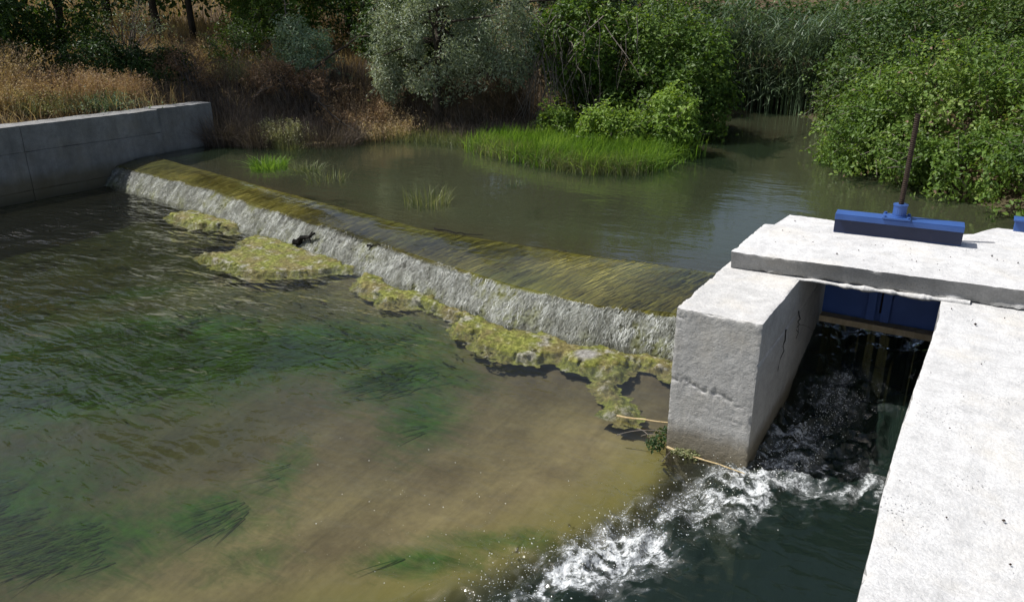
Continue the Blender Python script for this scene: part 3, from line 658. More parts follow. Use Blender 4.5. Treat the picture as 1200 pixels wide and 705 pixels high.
def shoots(B, P, N, k, L, seed, size, up=.6):
    """arching shoots that break the outline; returns leaf positions and facings along them"""
    r = np.random.default_rng(seed); i = r.permutation(len(P))[:k]; C, F = [], []
    for j in i:
        if N[j][2] < -.25: continue
        d = N[j] * .7 + np.array([0, 0, up]) + r.normal(0, .45, 3); d /= np.linalg.norm(d); l = L * (.5 + r.random()); m = max(4, int(l / (size * .5)))
        t = np.linspace(0, 1, m)[:, None]; q = P[j] - d * l * .3 + d * l * 1.2 * t + np.array([0, 0, -.45 * l]) * t ** 2.2
        B.tube(q[[0, m // 2, -1]], [.006, .005, .003], 4)
        C.append(np.repeat(q, 2, 0) + r.normal(0, size * .35, (2 * m, 3))); F.append(np.tile(np.array([0, 0, .8]) + N[j] * .4, (2 * m, 1)))
    return (np.vstack(C), np.vstack(F)) if C else (np.zeros((0, 3)), np.zeros((0, 3)))
def stems(B, base, tips, r0, seed, sag=.15, n=7):
    r = np.random.default_rng(seed)
    for t in tips:
        b = np.array(base, float) + np.append(r.normal(0, .12, 2), 0); t = np.array(t); k = np.linspace(0, 1, n)[:, None]
        mid = (b + t) / 2 + r.normal(0, .12, 3) * np.linalg.norm(t - b) * .5 + np.array([0, 0, sag * np.linalg.norm(t - b)])
        pts = (1 - k) ** 2 * b + 2 * k * (1 - k) * mid + k * k * t
        B.tube(pts, r0 * (1 - .75 * k[:, 0]), 5)
def bush(name, label, blobs, n, size, mat, seed, cat='bush', group=None, aspect=.62, gap=-.25, shell=.4, gf=2.2, stem_mat=None, nst=14, r0=.014, tint0=.5, flat=None, up=.45, spread=.26, base=None, droop=.15, nsh=None, shl=.32):
    b0 = blobs[0]; zb = float(ground_z(np.array([b0[0]]), np.array([b0[1]]))[0]); loc = np.array(base if base else (b0[0], b0[1], zb))
    o = tag(empty(name, loc), label, cat, group)
    P, N = crown_points(blobs, n, seed, shell, gap, gf, flat)
    if flat is None:
        gz = ground_z(P[:, 0], P[:, 1]); ok = P[:, 2] > gz + .02; P, N = P[ok], N[ok]
    r = np.random.default_rng(seed + 1); B = Bag()
    C, Fn = shoots(B, P - loc, N, int(n / 130) if nsh is None else nsh, shl, seed + 6, size)
    inner = r.permutation(len(P))[:len(P) // 5]; cc = np.array(blobs[0][:3]); Pi = P[inner] + (np.mean([b[:3] for b in blobs], axis=0) - P[inner]) * (.25 * r.random((len(inner), 1)) + .12)
    P = np.vstack([P, C + loc, Pi]); N = np.vstack([N, Fn, N[inner]])
    t = np.clip(tint0 + .30 * fbm(P * 1.7, seed + 20, 3) * 1.6 + r.normal(0, spread * .6, len(P)), 0, 1)
    V, F, T = leaf_cloud(P - loc, N * .8 + np.array([0, 0, up]), np.full(len(P), size), aspect, seed + 2, t, droop)
    mesh('foliage', V, F, mat, o, attrs={'tint': T})
    tips = P[r.permutation(len(P))[:nst]] - loc
    stems(B, (0, 0, -.05), tips, r0, seed + 4); B.build('stems', stem_mat or M_TWIG, o)['kind'] = 'stuff'
    return o
def tree(name, label, x, y, h, blobs, n, size, mat, seed, r0=.09, aspect=.5, group=None, gap=-.2, cat='tree', shell=.6, lean=(0, 0), limbs=9, tint0=.45, zmin=None, bmat=None, droop=.3):
    zb = float(ground_z(np.array([x]), np.array([y]))[0]) - .05; loc = np.array((x, y, zb)); o = tag(empty(name, loc), label, cat, group)
    r = np.random.default_rng(seed); k = np.linspace(0, 1, 10)
    pts = np.stack([lean[0] * k + .06 * np.sin(k * 5 + seed), lean[1] * k + .05 * np.sin(k * 4 + 2 * seed), k * h], 1); pts[0, :2] = 0
    B = Bag(); B.tube(pts, r0 * (1.15 - .85 * k), 8)
    B.build('trunk', bmat or M_BARK, o, smooth=True)
    P, N = crown_points(blobs, n, seed, shell, gap, 1.6, zmin)
    gz = ground_z(P[:, 0], P[:, 1]); ok = P[:, 2] > gz + .05; P, N = P[ok], N[ok]
    B = Bag(); tips = P[r.permutation(len(P))[:limbs]] - loc; C, Fn = shoots(B, P - loc, N, n // 160, size * 6, seed + 6, size, .35); P = np.vstack([P, C + loc]); N = np.vstack([N, Fn])
    for t_ in tips:
        f = .3 + .5 * r.random(); i = int(f * 9); stems(B, pts[i], [t_], r0 * .4, int(r.integers(1e6)), .08)
    B.build('limbs', bmat or M_BARK, o)['kind'] = 'stuff'
    t = np.clip(tint0 + .5 * fbm(P * 1.5, seed + 20, 3) + r.normal(0, .15, len(P)), 0, 1)
    V, F, T = leaf_cloud(P - loc, N * .6 + np.array([0, 0, .5]), np.full(len(P), size), aspect, seed + 2, t, droop)
    mesh('crown', V, F, mat, o, attrs={'tint': T}); return o
def blades(x, y, z, L, w, seed, lean=.35, segs=3, dirx=None):
    """upright tapering bent grass blades"""
    r = np.random.default_rng(seed); n = len(x); a = r.random(n) * 2 * np.pi if dirx is None else dirx + r.normal(0, .6, n)
    le = np.abs(r.normal(0, lean, n)) + .05; base = np.stack([x, y, z], 1)
    hd = np.stack([np.cos(a), np.sin(a), 0 * a], 1); fa = r.random(n) * np.pi; side = np.stack([np.cos(fa), np.sin(fa), 0 * fa], 1); rows = []
    for k in range(segs + 1):
        t = k / segs; c = base + hd * (L * le * t ** 1.8)[:, None] + np.array([0, 0, 1.]) * (L * t * (1 - .35 * np.minimum(le, 1.2) * t))[:, None]
        ww = (w * .5 * (1 - .9 * t ** 1.5))[:, None]; rows += [c - side * ww, c + side * ww]
    m = 2 * (segs + 1); V = np.stack(rows, 1).reshape(-1, 3); f = np.array([[2 * k, 2 * k + 1, 2 * k + 3, 2 * k + 2] for k in range(segs)])
    return V, (np.arange(n)[:, None, None] * m + f[None]).reshape(-1, 4), m
def grass_field(name, label, pts, L, w, mat, seed, lean=.35, tint0=.5, cat='grass', parent=None, kind='stuff', base_z=None, var=.4, tfreq=.9, tvar=.35):
    r = np.random.default_rng(seed); x, y = pts[:, 0], pts[:, 1]; z = ground_z(x, y) - .02 if base_z is None else np.full(len(x), base_z)
    V, F, m = blades(x, y, z, L * (1 - var + 2 * var * r.random(len(x))), w * (.6 + .8 * r.random(len(x))), seed, lean)
    t = np.clip(tint0 + tvar * fbm(P3(x, y) * tfreq, seed, 3) * 1.5 + r.normal(0, .16, len(x)), 0, 1)
    o = mesh(name, V, F, mat, parent, attrs={'tint': np.repeat(t, m)})
    return tag(o, label, cat, kind=kind)
def scatter(poly, n, seed, clump=None, cs=.12):
    r = np.random.default_rng(seed); pl = np.array(poly); lo, hi = pl.min(0), pl.max(0)
    p = lo + (hi - lo) * r.random((n * 3, 2)); p = p[inside(p[:, 0], p[:, 1], poly)]
    if clump:
        c = p[:clump]; p = c[r.integers(0, len(c), n)] + r.normal(0, cs, (n, 2))
    return p[:n]

# ------------------------------------------------------------------ right bank
bush('bramble_bush', 'large bright green bramble mound overhanging the water behind the spindle', [(.9, 8.75, .75, 1.75, 1.5, 1.2), (-.1, 8.95, .55, .8, .85, .65), (1.3, 7.4, .55, .9, .75, .6)], 54000, .055, M_BRAMBLE, 11, group='brambles along the right bank', tint0=.55)
bush('bramble_bush', 'green bramble mass at the right edge above the second blue beam', [(3.1, 7.6, .95, 1.6, 1.7, 1.6), (2.0, 6.5, .6, .8, .7, .7), (2.5, 5.7, .5, .7, .7, .7), (4.3, 6.6, 1.0, 1.4, 1.5, 1.6)], 58000, .056, M_BRAMBLE, 12, group='brambles along the right bank', tint0=.45)
bush('bramble_bush', 'darker green bramble rising behind the bright mound on the far right bank', [(.0, 11.9, 1.3, 1.7, 1.6, 1.7), (-1.0, 12.4, .7, .8, 1.0, 1.1), (2.4, 11.2, 1.6, 1.7, 1.6, 1.8)], 40000, .068, M_BRAMBLE_D, 13, group='brambles along the right bank', tint0=.6)
bush('bramble_bush', 'bramble thicket climbing the slope at the top right corner', [(5.2, 10.8, 2.0, 2.2, 2.0, 2.1), (3.0, 13.6, 2.2, 2.4, 1.8, 2.1), (.4, 14.6, 1.9, 2.0, 1.6, 1.8)], 36000, .075, M_BRAMBLE, 16, group='brambles along the right bank', tint0=.35)

# ------------------------------------------------------------------ far end: reeds
SC = 'low scrub on the far slope'
for i, (sx, sy, lab) in enumerate([(-8.2, 17.6, 'low green scrub on the far slope behind the left reeds'), (-5.2, 18.6, 'low green scrub on the far slope behind the middle of the reeds'), (-2.0, 18.4, 'low green scrub on the far slope right of the reeds')]):
    zt = float(ground_z(np.array([sx]), np.array([sy]))[0]); bush('scrub', lab, [(sx, sy, zt + .45, 1.9, 1.0, .95), (sx + 1.4, sy + .4, zt + .4, 1.4, .9, .85)], 9000, .09, M_BRAMBLE_D, 130 + i, group=SC, nst=8, tint0=.5)
def reed_clump(label, poly, n, h, seed, group):
    c = np.array(poly).mean(0); zb = float(ground_z(c[:1], c[1:])[0]); loc = np.array((c[0], c[1], zb)); o = tag(empty('reed_clump', loc), label, 'reeds', group)
    p = scatter(poly, n, seed); r = np.random.default_rng(seed); x, y = p[:, 0], p[:, 1]; z = np.maximum(ground_z(x, y), .15) - .05; H = h * (.7 + .4 * r.random(len(x)))
    V, F, m = blades(x, y, z, H, np.full(len(x), .016), seed, .12, 4); mesh('stalks', V - loc, F, M_REED, o, attrs={'tint': np.repeat(.3 + .4 * r.random(len(x)), m)})
    k = 9; xi = np.repeat(np.arange(len(x)), k); f = .25 + .75 * r.random(len(xi))
    C = np.stack([x[xi], y[xi], z[xi] + H[xi] * f * .97], 1); a = r.random(len(xi)) * 6.28; d = np.stack([np.cos(a), np.sin(a), .9 - 1.3 * r.random(len(xi))], 1); d /= np.linalg.norm(d, axis=1)[:, None]
    V, F, m = ribbon(C, d, .25 + .3 * r.random(len(xi)), np.full(len(xi), .022), seed + 1, 3, .25, .05)
    mesh('leaves', V - loc, F, M_REED, o, attrs={'tint': np.repeat(np.clip(.5 + .25 * fbm(C * 1.2, seed, 2) + r.normal(0, .2, len(xi)), 0, 1), m)}); return o
reed_clump('tall grey green reeds closing the far end of the channel', [(-4.6, 14.2), (-2.0, 14.0), (-1.2, 15.4), (-4.4, 15.8)], 620, 1.9, 31, 'reeds at the far end')
reed_clump('grey green reeds on the slope left of the channel end', [(-6.6, 14.0), (-4.4, 12.6), (-4.0, 15.0), (-6.8, 16.4)], 620, 1.25, 32, 'reeds at the far end')

# ------------------------------------------------------------------ left bank shrubs and trees
bush('vine_thicket', 'green vine covered thicket overhanging the left bank of the channel', [(-4.2, 10.3, 1.35, 1.4, 1.2, 1.25), (-5.6, 9.8, 1.85, 1.05, .9, .95), (-3.5, 10.0, .75, .85, .9, .8), (-5.3, 10.6, 1.2, 1.1, 1, 1.3)], 36000, .075, M_BRAMBLE, 41, aspect=.6, gap=-.2, tint0=.42, stem_mat=M_BARK)
tree('silver_tree', 'silver leaved tree leaning over the left bank beside the vine thicket', -7.5, 7.9, 2.6, [(-7.95, 8.1, 2.1, 1.05, 1.0, 1.3), (-6.95, 8.1, 2.6, 1.1, 1.0, 1.3), (-8.3, 7.7, 1.35, .55, .6, .65), (-6.5, 8.7, 1.9, .7, .6, .8), (-7.5, 7.5, 1.9, .7, .5, .8)], 52000, .06, M_SILVER, 42, .08, .32, gap=-.1, shell=.7, limbs=16, tint0=.5)
tree('silver_tree', 'second silver leaved tree rising behind the dry twig tangle', -6.2, 10.4, 3.2, [(-6.2, 10.4, 3.0, 1.5, 1.2, 1.6), (-7.9, 10.6, 3.1, 1.3, 1.1, 1.3)], 22000, .065, M_SILVER, 43, .08, .32, gap=-.05, shell=.8, limbs=10, tint0=.35)
bush('shrub', 'small rounded bright green shrub in the shade at the back of the grass', [(-5.25, 8.35, .58, .42, .38, .34), (-5.0, 8.3, .48, .3, .3, .22)], 3400, .055, M_BRIGHT, 44, 'shrub', 'small bright shrubs behind the marsh grass', nst=6, tint0=.5)
bush('shrub', 'low wide bright green shrub behind the middle of the marsh grass', [(-4.15, 7.95, .58, .5, .42, .40), (-3.75, 8.2, .55, .4, .4, .36)], 5200, .055, M_BRIGHT, 45, 'shrub', 'small bright shrubs behind the marsh grass', nst=6, tint0=.45)
bush('shrub', 'taller loose green shrub beside the channel at the end of the grass', [(-3.15, 8.35, .8, .42, .42, .62), (-2.95, 8.1, .5, .36, .36, .4)], 5200, .06, M_BRIGHT, 46, 'shrub', 'small bright shrubs behind the marsh grass', nst=7, tint0=.4)
bush('shrub', 'pale sage green shrub on the dry bank below the dark trees', [(-10.4, 7.4, 1.75, .62, .55, .55), (-10.1, 7.2, 1.45, .5, .4, .4)], 6000, .06, M_SAGE, 47, 'shrub', nst=10, aspect=.4, tint0=.55)
bush('dark_shrub', 'dark shrub in deep shade between sage shrub and silver tree', [(-9.6, 9.4, 1.9, 1.0, .9, 1.1), (-8.6, 9.6, 2.0, 1.0, .8, 1.1)], 13000, .07, M_BRAMBLE_D, 48, 'shrub', nst=14, tint0=.3, stem_mat=M_BARK)
bush('dark_shrub', 'dark green shrub in the shade beside the orange dry tussock', [(-12.6, 4.7, 1.55, .75, .8, .6), (-12.2, 5.5, 1.4, .7, .7, .5)], 9000, .065, M_BRAMBLE_D, 49, 'shrub', nst=14, tint0=.35, aspect=.45, gap=-.1)
bush('grey_shrub', 'grey half bare shrub between the dark tree and the slender trunks', [(-14.2, 6.2, 2.0, .9, .8, .7), (-13.4, 6.4, 1.8, .6, .6, .5)], 2600, .05, M_SILVER, 57, 'shrub', nst=70, r0=.011, tint0=.35, aspect=.35, gap=-.1)
bush('shrub', 'green leafy shrub on the dry slope between trunks and sage shrub', [(-13.9, 9.6, 2.6, 1.2, .9, .8), (-12.6, 9.3, 2.5, .9, .8, .7)], 9000, .07, M_BRAMBLE, 58, 'shrub', nst=16, tint0=.5, gap=-.1)
for i, (lab, bl, nn, sz, mt, t0) in enumerate([('brown half dead bush on the shaded slope behind the wall end', [(-11.6, 5.7, 1.45, .7, .6, .45)], 4200, .04, M_RED, .35), ('olive green bush on the slope left of the sage shrub', [(-12.1, 7.3, 1.75, .7, .6, .5), (-11.6, 7.7, 1.7, .5, .5, .4)], 5200, .055, M_BRAMBLE_D, .6),
        ('rust brown bush below the sage shrub', [(-10.3, 6.6, 1.25, .65, .5, .4)], 4200, .04, M_RED, .45), ('green bush half hidden behind the brown slope bushes', [(-13.2, 8.9, 2.2, .9, .7, .6)], 5200, .06, M_BRAMBLE, .5), ('brown tangled bush in front of the arching branch', [(-9.5, 6.9, 1.1, .6, .5, .4)], 3800, .04, M_RED, .3)]):
    bush('bank_bush', lab, bl, nn, sz, mt, 160 + i, 'bush', 'bushes on the left slope', nst=40, r0=.009, tint0=t0, aspect=.4, gap=-.05)
T_G = 'leafy trees behind the left bank'
tree('leafy_tree', 'dense dark green tree at the top left corner above the dry grass', -14.3, 3.0, 3.4, [(-14.3, 2.9, 2.7, 1.5, 1.6, 1.25), (-14.2, 4.5, 2.5, 1.0, 1.2, 1.1)], 24000, .09, M_BRAMBLE_D, 51, .11, .45, T_G, limbs=12, tint0=.5)
tree('leafy_tree', 'slender tree with a bare dark trunk at the top left', -16.4, 8.6, 5.2, [(-16.0, 8.2, 4.9, 1.9, 1.7, 1.6)], 14000, .09, M_BRAMBLE_D, 52, .085, .45, T_G, lean=(-.4, 0), limbs=9, zmin=2.9)
tree('leafy_tree', 'second slender dark trunk right of the first at the top left', -15.5, 8.9, 5.0, [(-14.6, 8.4, 4.9, 1.8, 1.6, 1.5)], 14000, .09, M_BRAMBLE_D, 53, .075, .45, T_G, lean=(-.3, .2), limbs=9, zmin=3.0)
tree('leafy_tree', 'green tree filling the top edge behind the sunlit dry slope', -13.0, 11.6, 4.6, [(-13.0, 11.6, 3.8, 2.0, 1.6, 1.5), (-15.6, 12.2, 3.4, 1.8, 1.4, 1.3)], 20000, .09, M_BRAMBLE, 54, .1, .45, T_G, limbs=10, tint0=.4)
tree('leafy_tree', 'dark tree standing in shade behind the sage shrub', -11.2, 10.3, 4.6, [(-11.0, 10.2, 3.2, 1.6, 1.3, 1.6), (-9.3, 11.0, 3.6, 1.6, 1.3, 1.6)], 22000, .085, M_BRAMBLE_D, 55, .1, .45, T_G, limbs=12, tint0=.35)
tree('leafy_tree', 'tree half hidden behind the dense dark tree at the top left', -14.2, 4.9, 5.6, [(-13.4, 4.9, 5.0, 1.6, 1.5, 1.4), (-12.6, 6.0, 5.0, 1.3, 1.2, 1.1)], 17000, .09, M_BRAMBLE_D, 56, .07, .45, T_G, lean=(.2, .2), limbs=10, zmin=3.3)
for i, (tx, ty, lab) in enumerate([(-19, 9, 'far tree on the hill behind the top left corner'), (-17, 16, 'far tree behind the dry slope at the top'), (-10.5, 17, 'far tree behind the silver trees'), (1.5, 19, 'far tree above the right bank brambles'), (7, 16.5, 'far tree on the slope beyond the top right brambles')]):
    zt = float(ground_z(np.array([tx]), np.array([ty]))[0])
    tree('far_tree', lab, tx, ty, 3.6, [(tx, ty, zt + 2.3, 2.3, 2.0, 1.9), (tx + 1.6, ty + .5, zt + 1.7, 1.7, 1.5, 1.4)], 9000, .14, M_BRAMBLE_D, 60 + i, .11, .5, 'far trees', limbs=6, tint0=.5)

# ------------------------------------------------------------------ dry grass, brush and marsh plants
grass_field('dry_grass', 'straw coloured dry grass covering the bank above the retaining wall', scatter([(-10.6, -4), (-10.6, 5.2), (-10.2, 6.2), (-9.4, 7.0), (-8.6, 8.2), (-9, 10), (-16, 12), (-24, 8), (-20, -4)], 52000, 71, 2200, .14), .30, .009, M_DRY, 71, .6, .5, var=.65, tfreq=1.6, tvar=.6)
grass_field('dry_grass', 'sparse dry grass on the hillside beyond the trees', scatter([(-16, 10), (-30, 8), (-34, 22), (-10, 26), (-8, 13)], 16000, 72, 1500, .3), .6, .02, M_DRY, 72, .4, .6)
grass_field('bank_litter', 'brown dead stems and leaf litter under the silver tree on the bank', scatter([(-10.1, 5.0), (-8.7, 6.3), (-7.2, 7.3), (-5.8, 7.4), (-5, 9.5), (-9, 10.5), (-10.8, 7.5)], 9000, 73, 900, .14), .28, .009, M_BRUSH, 73, .8, .5, 'litter')
def weed(label, x, y, rad, h, n, mat, seed, cat='weeds', group=None, lean=.4, z=None, w=.008, tint0=.5, name='dry_weed', heads=True):
    zb = float(ground_z(np.array([x]), np.array([y]))[0]) if z is None else z; loc = np.array((x, y, zb)); o = tag(empty(name, loc), label, cat, group)
    r = np.random.default_rng(seed); a = r.random(n) * 6.283; q = rad * np.sqrt(r.random(n)); xx, yy = x + q * np.cos(a), y + q * np.sin(a)
    zz = (ground_z(xx, yy) if z is None else np.full(n, z)) - .03; L = h * (.5 + .6 * r.random(n)); out = a
    V, F, m = blades(xx, yy, zz, L, np.full(n, w) * (.6 + .8 * r.random(n)), seed, lean, 3, out)
    t = np.clip(tint0 + r.normal(0, .22, n), 0, 1); mesh('stems', V - loc, F, mat, o, attrs={'tint': np.repeat(t, m)})
    if heads:
        tip = V.reshape(n, m, 3)[:, -2:].mean(1); k = 5; C = np.repeat(tip, k, 0) - np.array([0, 0, 1.]) * (np.tile(np.arange(k), n) * .022)[:, None] + r.normal(0, .012, (n * k, 3))
        V, F, T = leaf_cloud(C - loc, r.normal(0, 1, C.shape), np.full(len(C), .028), .5, seed + 1, np.clip(np.repeat(t, k) + .15, 0, 1)); mesh('seed_heads', V, F, mat, o, attrs={'tint': T})
    return o
W_G = 'rusty dry weeds above the retaining wall'
for i, (lab, x, y, rad, h) in enumerate([('rusty brown weeds above the wall at the left edge', -11.9, 1.7, .6, .62), ('tall pinkish dry weeds rising behind the first clump', -12.3, 2.5, .55, .95), ('orange dry grass tussock right of the tall pinkish weeds', -11.5, 3.2, .55, .62), ('rusty tussock low beside the wall top', -11.6, 2.3, .5, .5), ('dark rusty weeds at the corner of the shade', -11.4, 4.0, .45, .55)]):
    weed(lab, x, y, rad, h, 1100, M_RED if i % 2 == 0 else M_DRY, 80 + i, group=W_G, tint0=.55)
FB = 'low weeds on the dry bank'
for i, (lab, x, y, rad, h, mt) in enumerate([('grey green forb beside the wall top left of the shade', -11.15, 3.5, .35, .35, M_SAGE), ('olive weeds between the two rusty tussocks', -11.2, 2.7, .35, .38, M_SEDGE), ('pale dead stalks at the back of the dry mound', -12.6, 1.9, .5, .85, M_BRUSH), ('grey dead stalks in the shade above the wall end', -11.2, 5.0, .5, .5, M_BRUSH),
        ('dark dead scrub on the shaded slope above the wall end', -10.9, 6.0, .6, .55, M_BRUSH), ('olive weeds on the shaded slope left of the sage shrub', -11.4, 6.9, .6, .4, M_SEDGE), ('brown dead scrub below the sage shrub', -10.1, 6.5, .6, .5, M_BRUSH), ('straw tussock in front of the slender trunks', -13.2, 7.6, .7, .6, M_DRY),
        ('rusty scrub right of the slender trunks', -12.4, 8.2, .7, .6, M_RED), ('pale straw tussock beside the sage shrub', -11.2, 7.9, .5, .5, M_DRY), ('grey brush below the arching dead branch', -9.4, 7.6, .5, .6, M_BRUSH)]):
    weed(lab, x, y, rad, h, 700, mt, 140 + i, group=FB, lean=.9, tint0=.45, heads=mt is not M_BRUSH)
weed('rusty dry bush on the bank left of the silver tree', -8.75, 7.0, .5, .5, 900, M_RED, 90, tint0=.6)
weed('pale straw tussock on the bank at the foot of the silver tree', -8.1, 7.0, .5, .38, 700, M_DRY, 91, tint0=.6)
weed('dead grey brush hanging over the end of the retaining wall', -10.1, 5.2, .55, .75, 1500, M_BRUSH, 92, 'brush', lean=.8, name='dead_brush', tint0=.4, heads=False)
weed('grey brown dead brush at the water edge left of the yellow tuft', -9.4, 5.35, .45, .6, 1500, M_BRUSH, 93, 'brush', lean=.6, name='dead_brush', tint0=.5, heads=False)
weed('dead brown brush at the water edge right of the yellow tuft', -8.55, 6.05, .55, .55, 1500, M_BRUSH, 94, 'brush', lean=.8, name='dead_brush', tint0=.4, heads=False)
weed('straw yellow tuft at the water edge between the dead brush', -9.0, 5.45, .22, .5, 500, M_SEDGE, 95, 'tuft', name='grass_tuft', tint0=.6)
weed('yellow green tuft hanging at the water edge', -8.75, 5.35, .22, .32, 420, M_SEDGE, 96, 'tuft', name='grass_tuft', lean=.7, tint0=.4, heads=False)

grass_field('marsh_grass', 'bright green marsh grass growing along the left bank', scatter([(-6.1, 6.9), (-5.3, 6.5), (-4.3, 6.2), (-3.4, 6.15), (-2.9, 6.6), (-2.75, 8.2), (-3.2, 8.2), (-4.6, 8.0), (-6.0, 7.8)], 14000, 101, 1500, .12), .27, .015, M_GRASS, 101, .8, .5, base_z=.29, var=.6, tfreq=2.2, tvar=.5)
grass_field('sedge_fringe', 'pale sedge stems standing in the water before the marsh grass', scatter([(-6.0, 6.75), (-4.6, 6.2), (-3.6, 5.95), (-2.85, 6.3), (-2.9, 6.7), (-3.5, 6.45), (-4.6, 6.55), (-5.9, 7.1)], 3600, 102, 330, .09), .24, .009, M_SEDGE, 102, .7, .4, base_z=.27, var=.6)
grass_field('bank_weeds', 'low green and straw weeds along the shaded left shore', scatter([(-8.3, 6.5), (-7.1, 7.0), (-5.8, 6.8), (-5.8, 7.4), (-7.2, 7.6), (-8.4, 7.0)], 2600, 103, 300, .09), .2, .010, M_SEDGE, 103, .6, .3)
TU = 'grass tufts standing in the upper water'
weed('bright green grass tuft growing from the water near the left end of the weir', -7.75, 3.95, .26, .24, 420, M_GRASS, 111, 'tuft', TU, .7, .28, .012, .55, 'grass_tuft', False)
weed('dull green tuft in the water just right of the bright tuft', -7.15, 4.15, .24, .18, 160, M_SEDGE, 112, 'tuft', TU, .8, .28, .010, .2, 'grass_tuft', False)
weed('thin pale sedge standing in the water behind the sill', -6.4, 3.75, .30, .20, 90, M_SEDGE, 113, 'tuft', TU, .5, .28, .009, .3, 'grass_tuft', False)
weed('tall pale green sedge tuft in the water behind the middle of the weir', -4.35, 3.35, .28, .30, 150, M_SEDGE, 114, 'tuft', TU, .45, .28, .010, .35, 'grass_tuft', False)
weed('small low green tuft far out in the upper water', -4.05, 4.85, .12, .09, 50, M_SEDGE, 115, 'tuft', TU, .9, .28, .010, .2, 'grass_tuft', False)

# tangle of dead twigs below the silver trees
tw = tag(empty('twig_tangle', (-5.9, 9.0, .5)), 'tangle of bare grey and brown twigs hanging left of the vine thicket', 'twigs'); tl = np.array(tw.location); r = np.random.default_rng(120); B = Bag()
for k in range(150):
    a = np.array([-5.9 + r.normal(0, .55), 9.15 + r.normal(0, .25), 1.9 + r.normal(0, .35)]); d = np.array([r.normal(0, .45), r.normal(-.1, .2), -.9 + r.normal(0, .45)]); L = .4 + .8 * r.random(); q = np.linspace(0, 1, 6)[:, None]
    B.tube(a + d * L * q + np.array([0, 0, -.25]) * q * q * L + r.normal(0, .02, (6, 3)) - tl, .009 * (1 - .7 * q[:, 0]) * (.5 + r.random()), 4)
B.build('twigs', M_TWIG, tw)['kind'] = 'stuff'
def branch(name, label, pts, r0, mat, cat='branch', seed=0, side=6, n=14, twl=.25, rn=.02):
    r = np.random.default_rng(seed); pts = np.array(pts, float); loc = pts[0].copy(); o = tag(empty(name, loc), label, cat)
    t = np.linspace(0, len(pts) - 1, n); P = np.stack([np.interp(t, np.arange(len(pts)), pts[:, k]) for k in range(3)], 1); P[1:-1] += r.normal(0, rn, (n - 2, 3))
    B = Bag(); B.tube(P - loc, r0 * np.linspace(1, .35, n), 6); B.build('stem', mat, o)
    if side:
        B = Bag()
        for k in range(side):
            i = int(r.integers(n // 4, n - 1)); d = r.normal(0, 1, 3); d[2] = abs(d[2]) * .5; d /= np.linalg.norm(d); q = np.linspace(0, 1, 5)[:, None]
            B.tube(P[i] - loc + d * twl * (.5 + r.random()) * q + np.array([0, 0, -.05]) * q * q, r0 * .4 * (1 - .7 * q[:, 0]), 4)
        B.build('twigs', mat, o)['kind'] = 'stuff'
    return o
branch('dead_branch', 'dark arching dead branch below the dark shrub on the bank', [(-9.7, 7.0, 1.45), (-9.35, 7.25, 1.75), (-9.0, 7.5, 2.0), (-8.5, 7.7, 2.05)], .03, M_BARK, seed=1, side=4)
branch('dead_branch', 'pale bare branch hanging in the shade behind the sage shrub', [(-11.4, 8.2, 1.9), (-11.7, 8.3, 2.25), (-11.8, 8.4, 2.6), (-12.1, 8.6, 2.9)], .02, M_TWIG, seed=2)
branch('dead_branch', 'dark fallen branch lying down the bank left of the silver tree', [(-9.5, 6.7, 1.25), (-9.1, 6.4, 1.0), (-8.6, 6.25, .7), (-8.1, 6.35, .45)], .03, M_BARK, seed=3)
branch('driftwood', 'pale stick of driftwood at the left shore', [(-8.72, 5.72, .32), (-8.52, 5.82, .335), (-8.3, 5.98, .325)], .028, M_STRAW, 'stick', 4, 0, 8, rn=.006)
branch('stick', 'thin dark stick stranded on the weir sill', [(-3.55, 2.42, .31), (-3.2, 2.36, .325), (-2.95, 2.46, .318)], .009, M_BLACKTWIG, 'stick', 5, 2, 10, .07, .008)
branch('black_debris', 'black wet debris caught on the overflow above the algae mat', [(-5.14, 1.90, .05), (-4.98, 1.93, .11), (-4.84, 1.95, .18)], .035, M_BLACKTWIG, 'debris', 6, 9, 7, .07, .012)
branch('black_debris', 'small black twig on the lip of the overflow', [(-4.0, 1.86, .19), (-3.9, 1.86, .22), (-3.8, 1.84, .225)], .016, M_BLACKTWIG, 'debris', 7, 4, 6, .05)
branch('reed_stick', 'straw coloured reed stalk floating against the pier', [(-.40, .17, .02), (-.2, .2, .03), (-.005, .23, .045)], .007, M_STRAW, 'stick', 8, 0, 8, rn=.002)
branch('reed_stick', 'long straw stalk lying along the foot of the pier', [(.02, -.03, .02), (.22, -.045, .015), (.5, -.06, .012)], .008, M_STRAW, 'stick', 9, 0, 8, rn=.002)

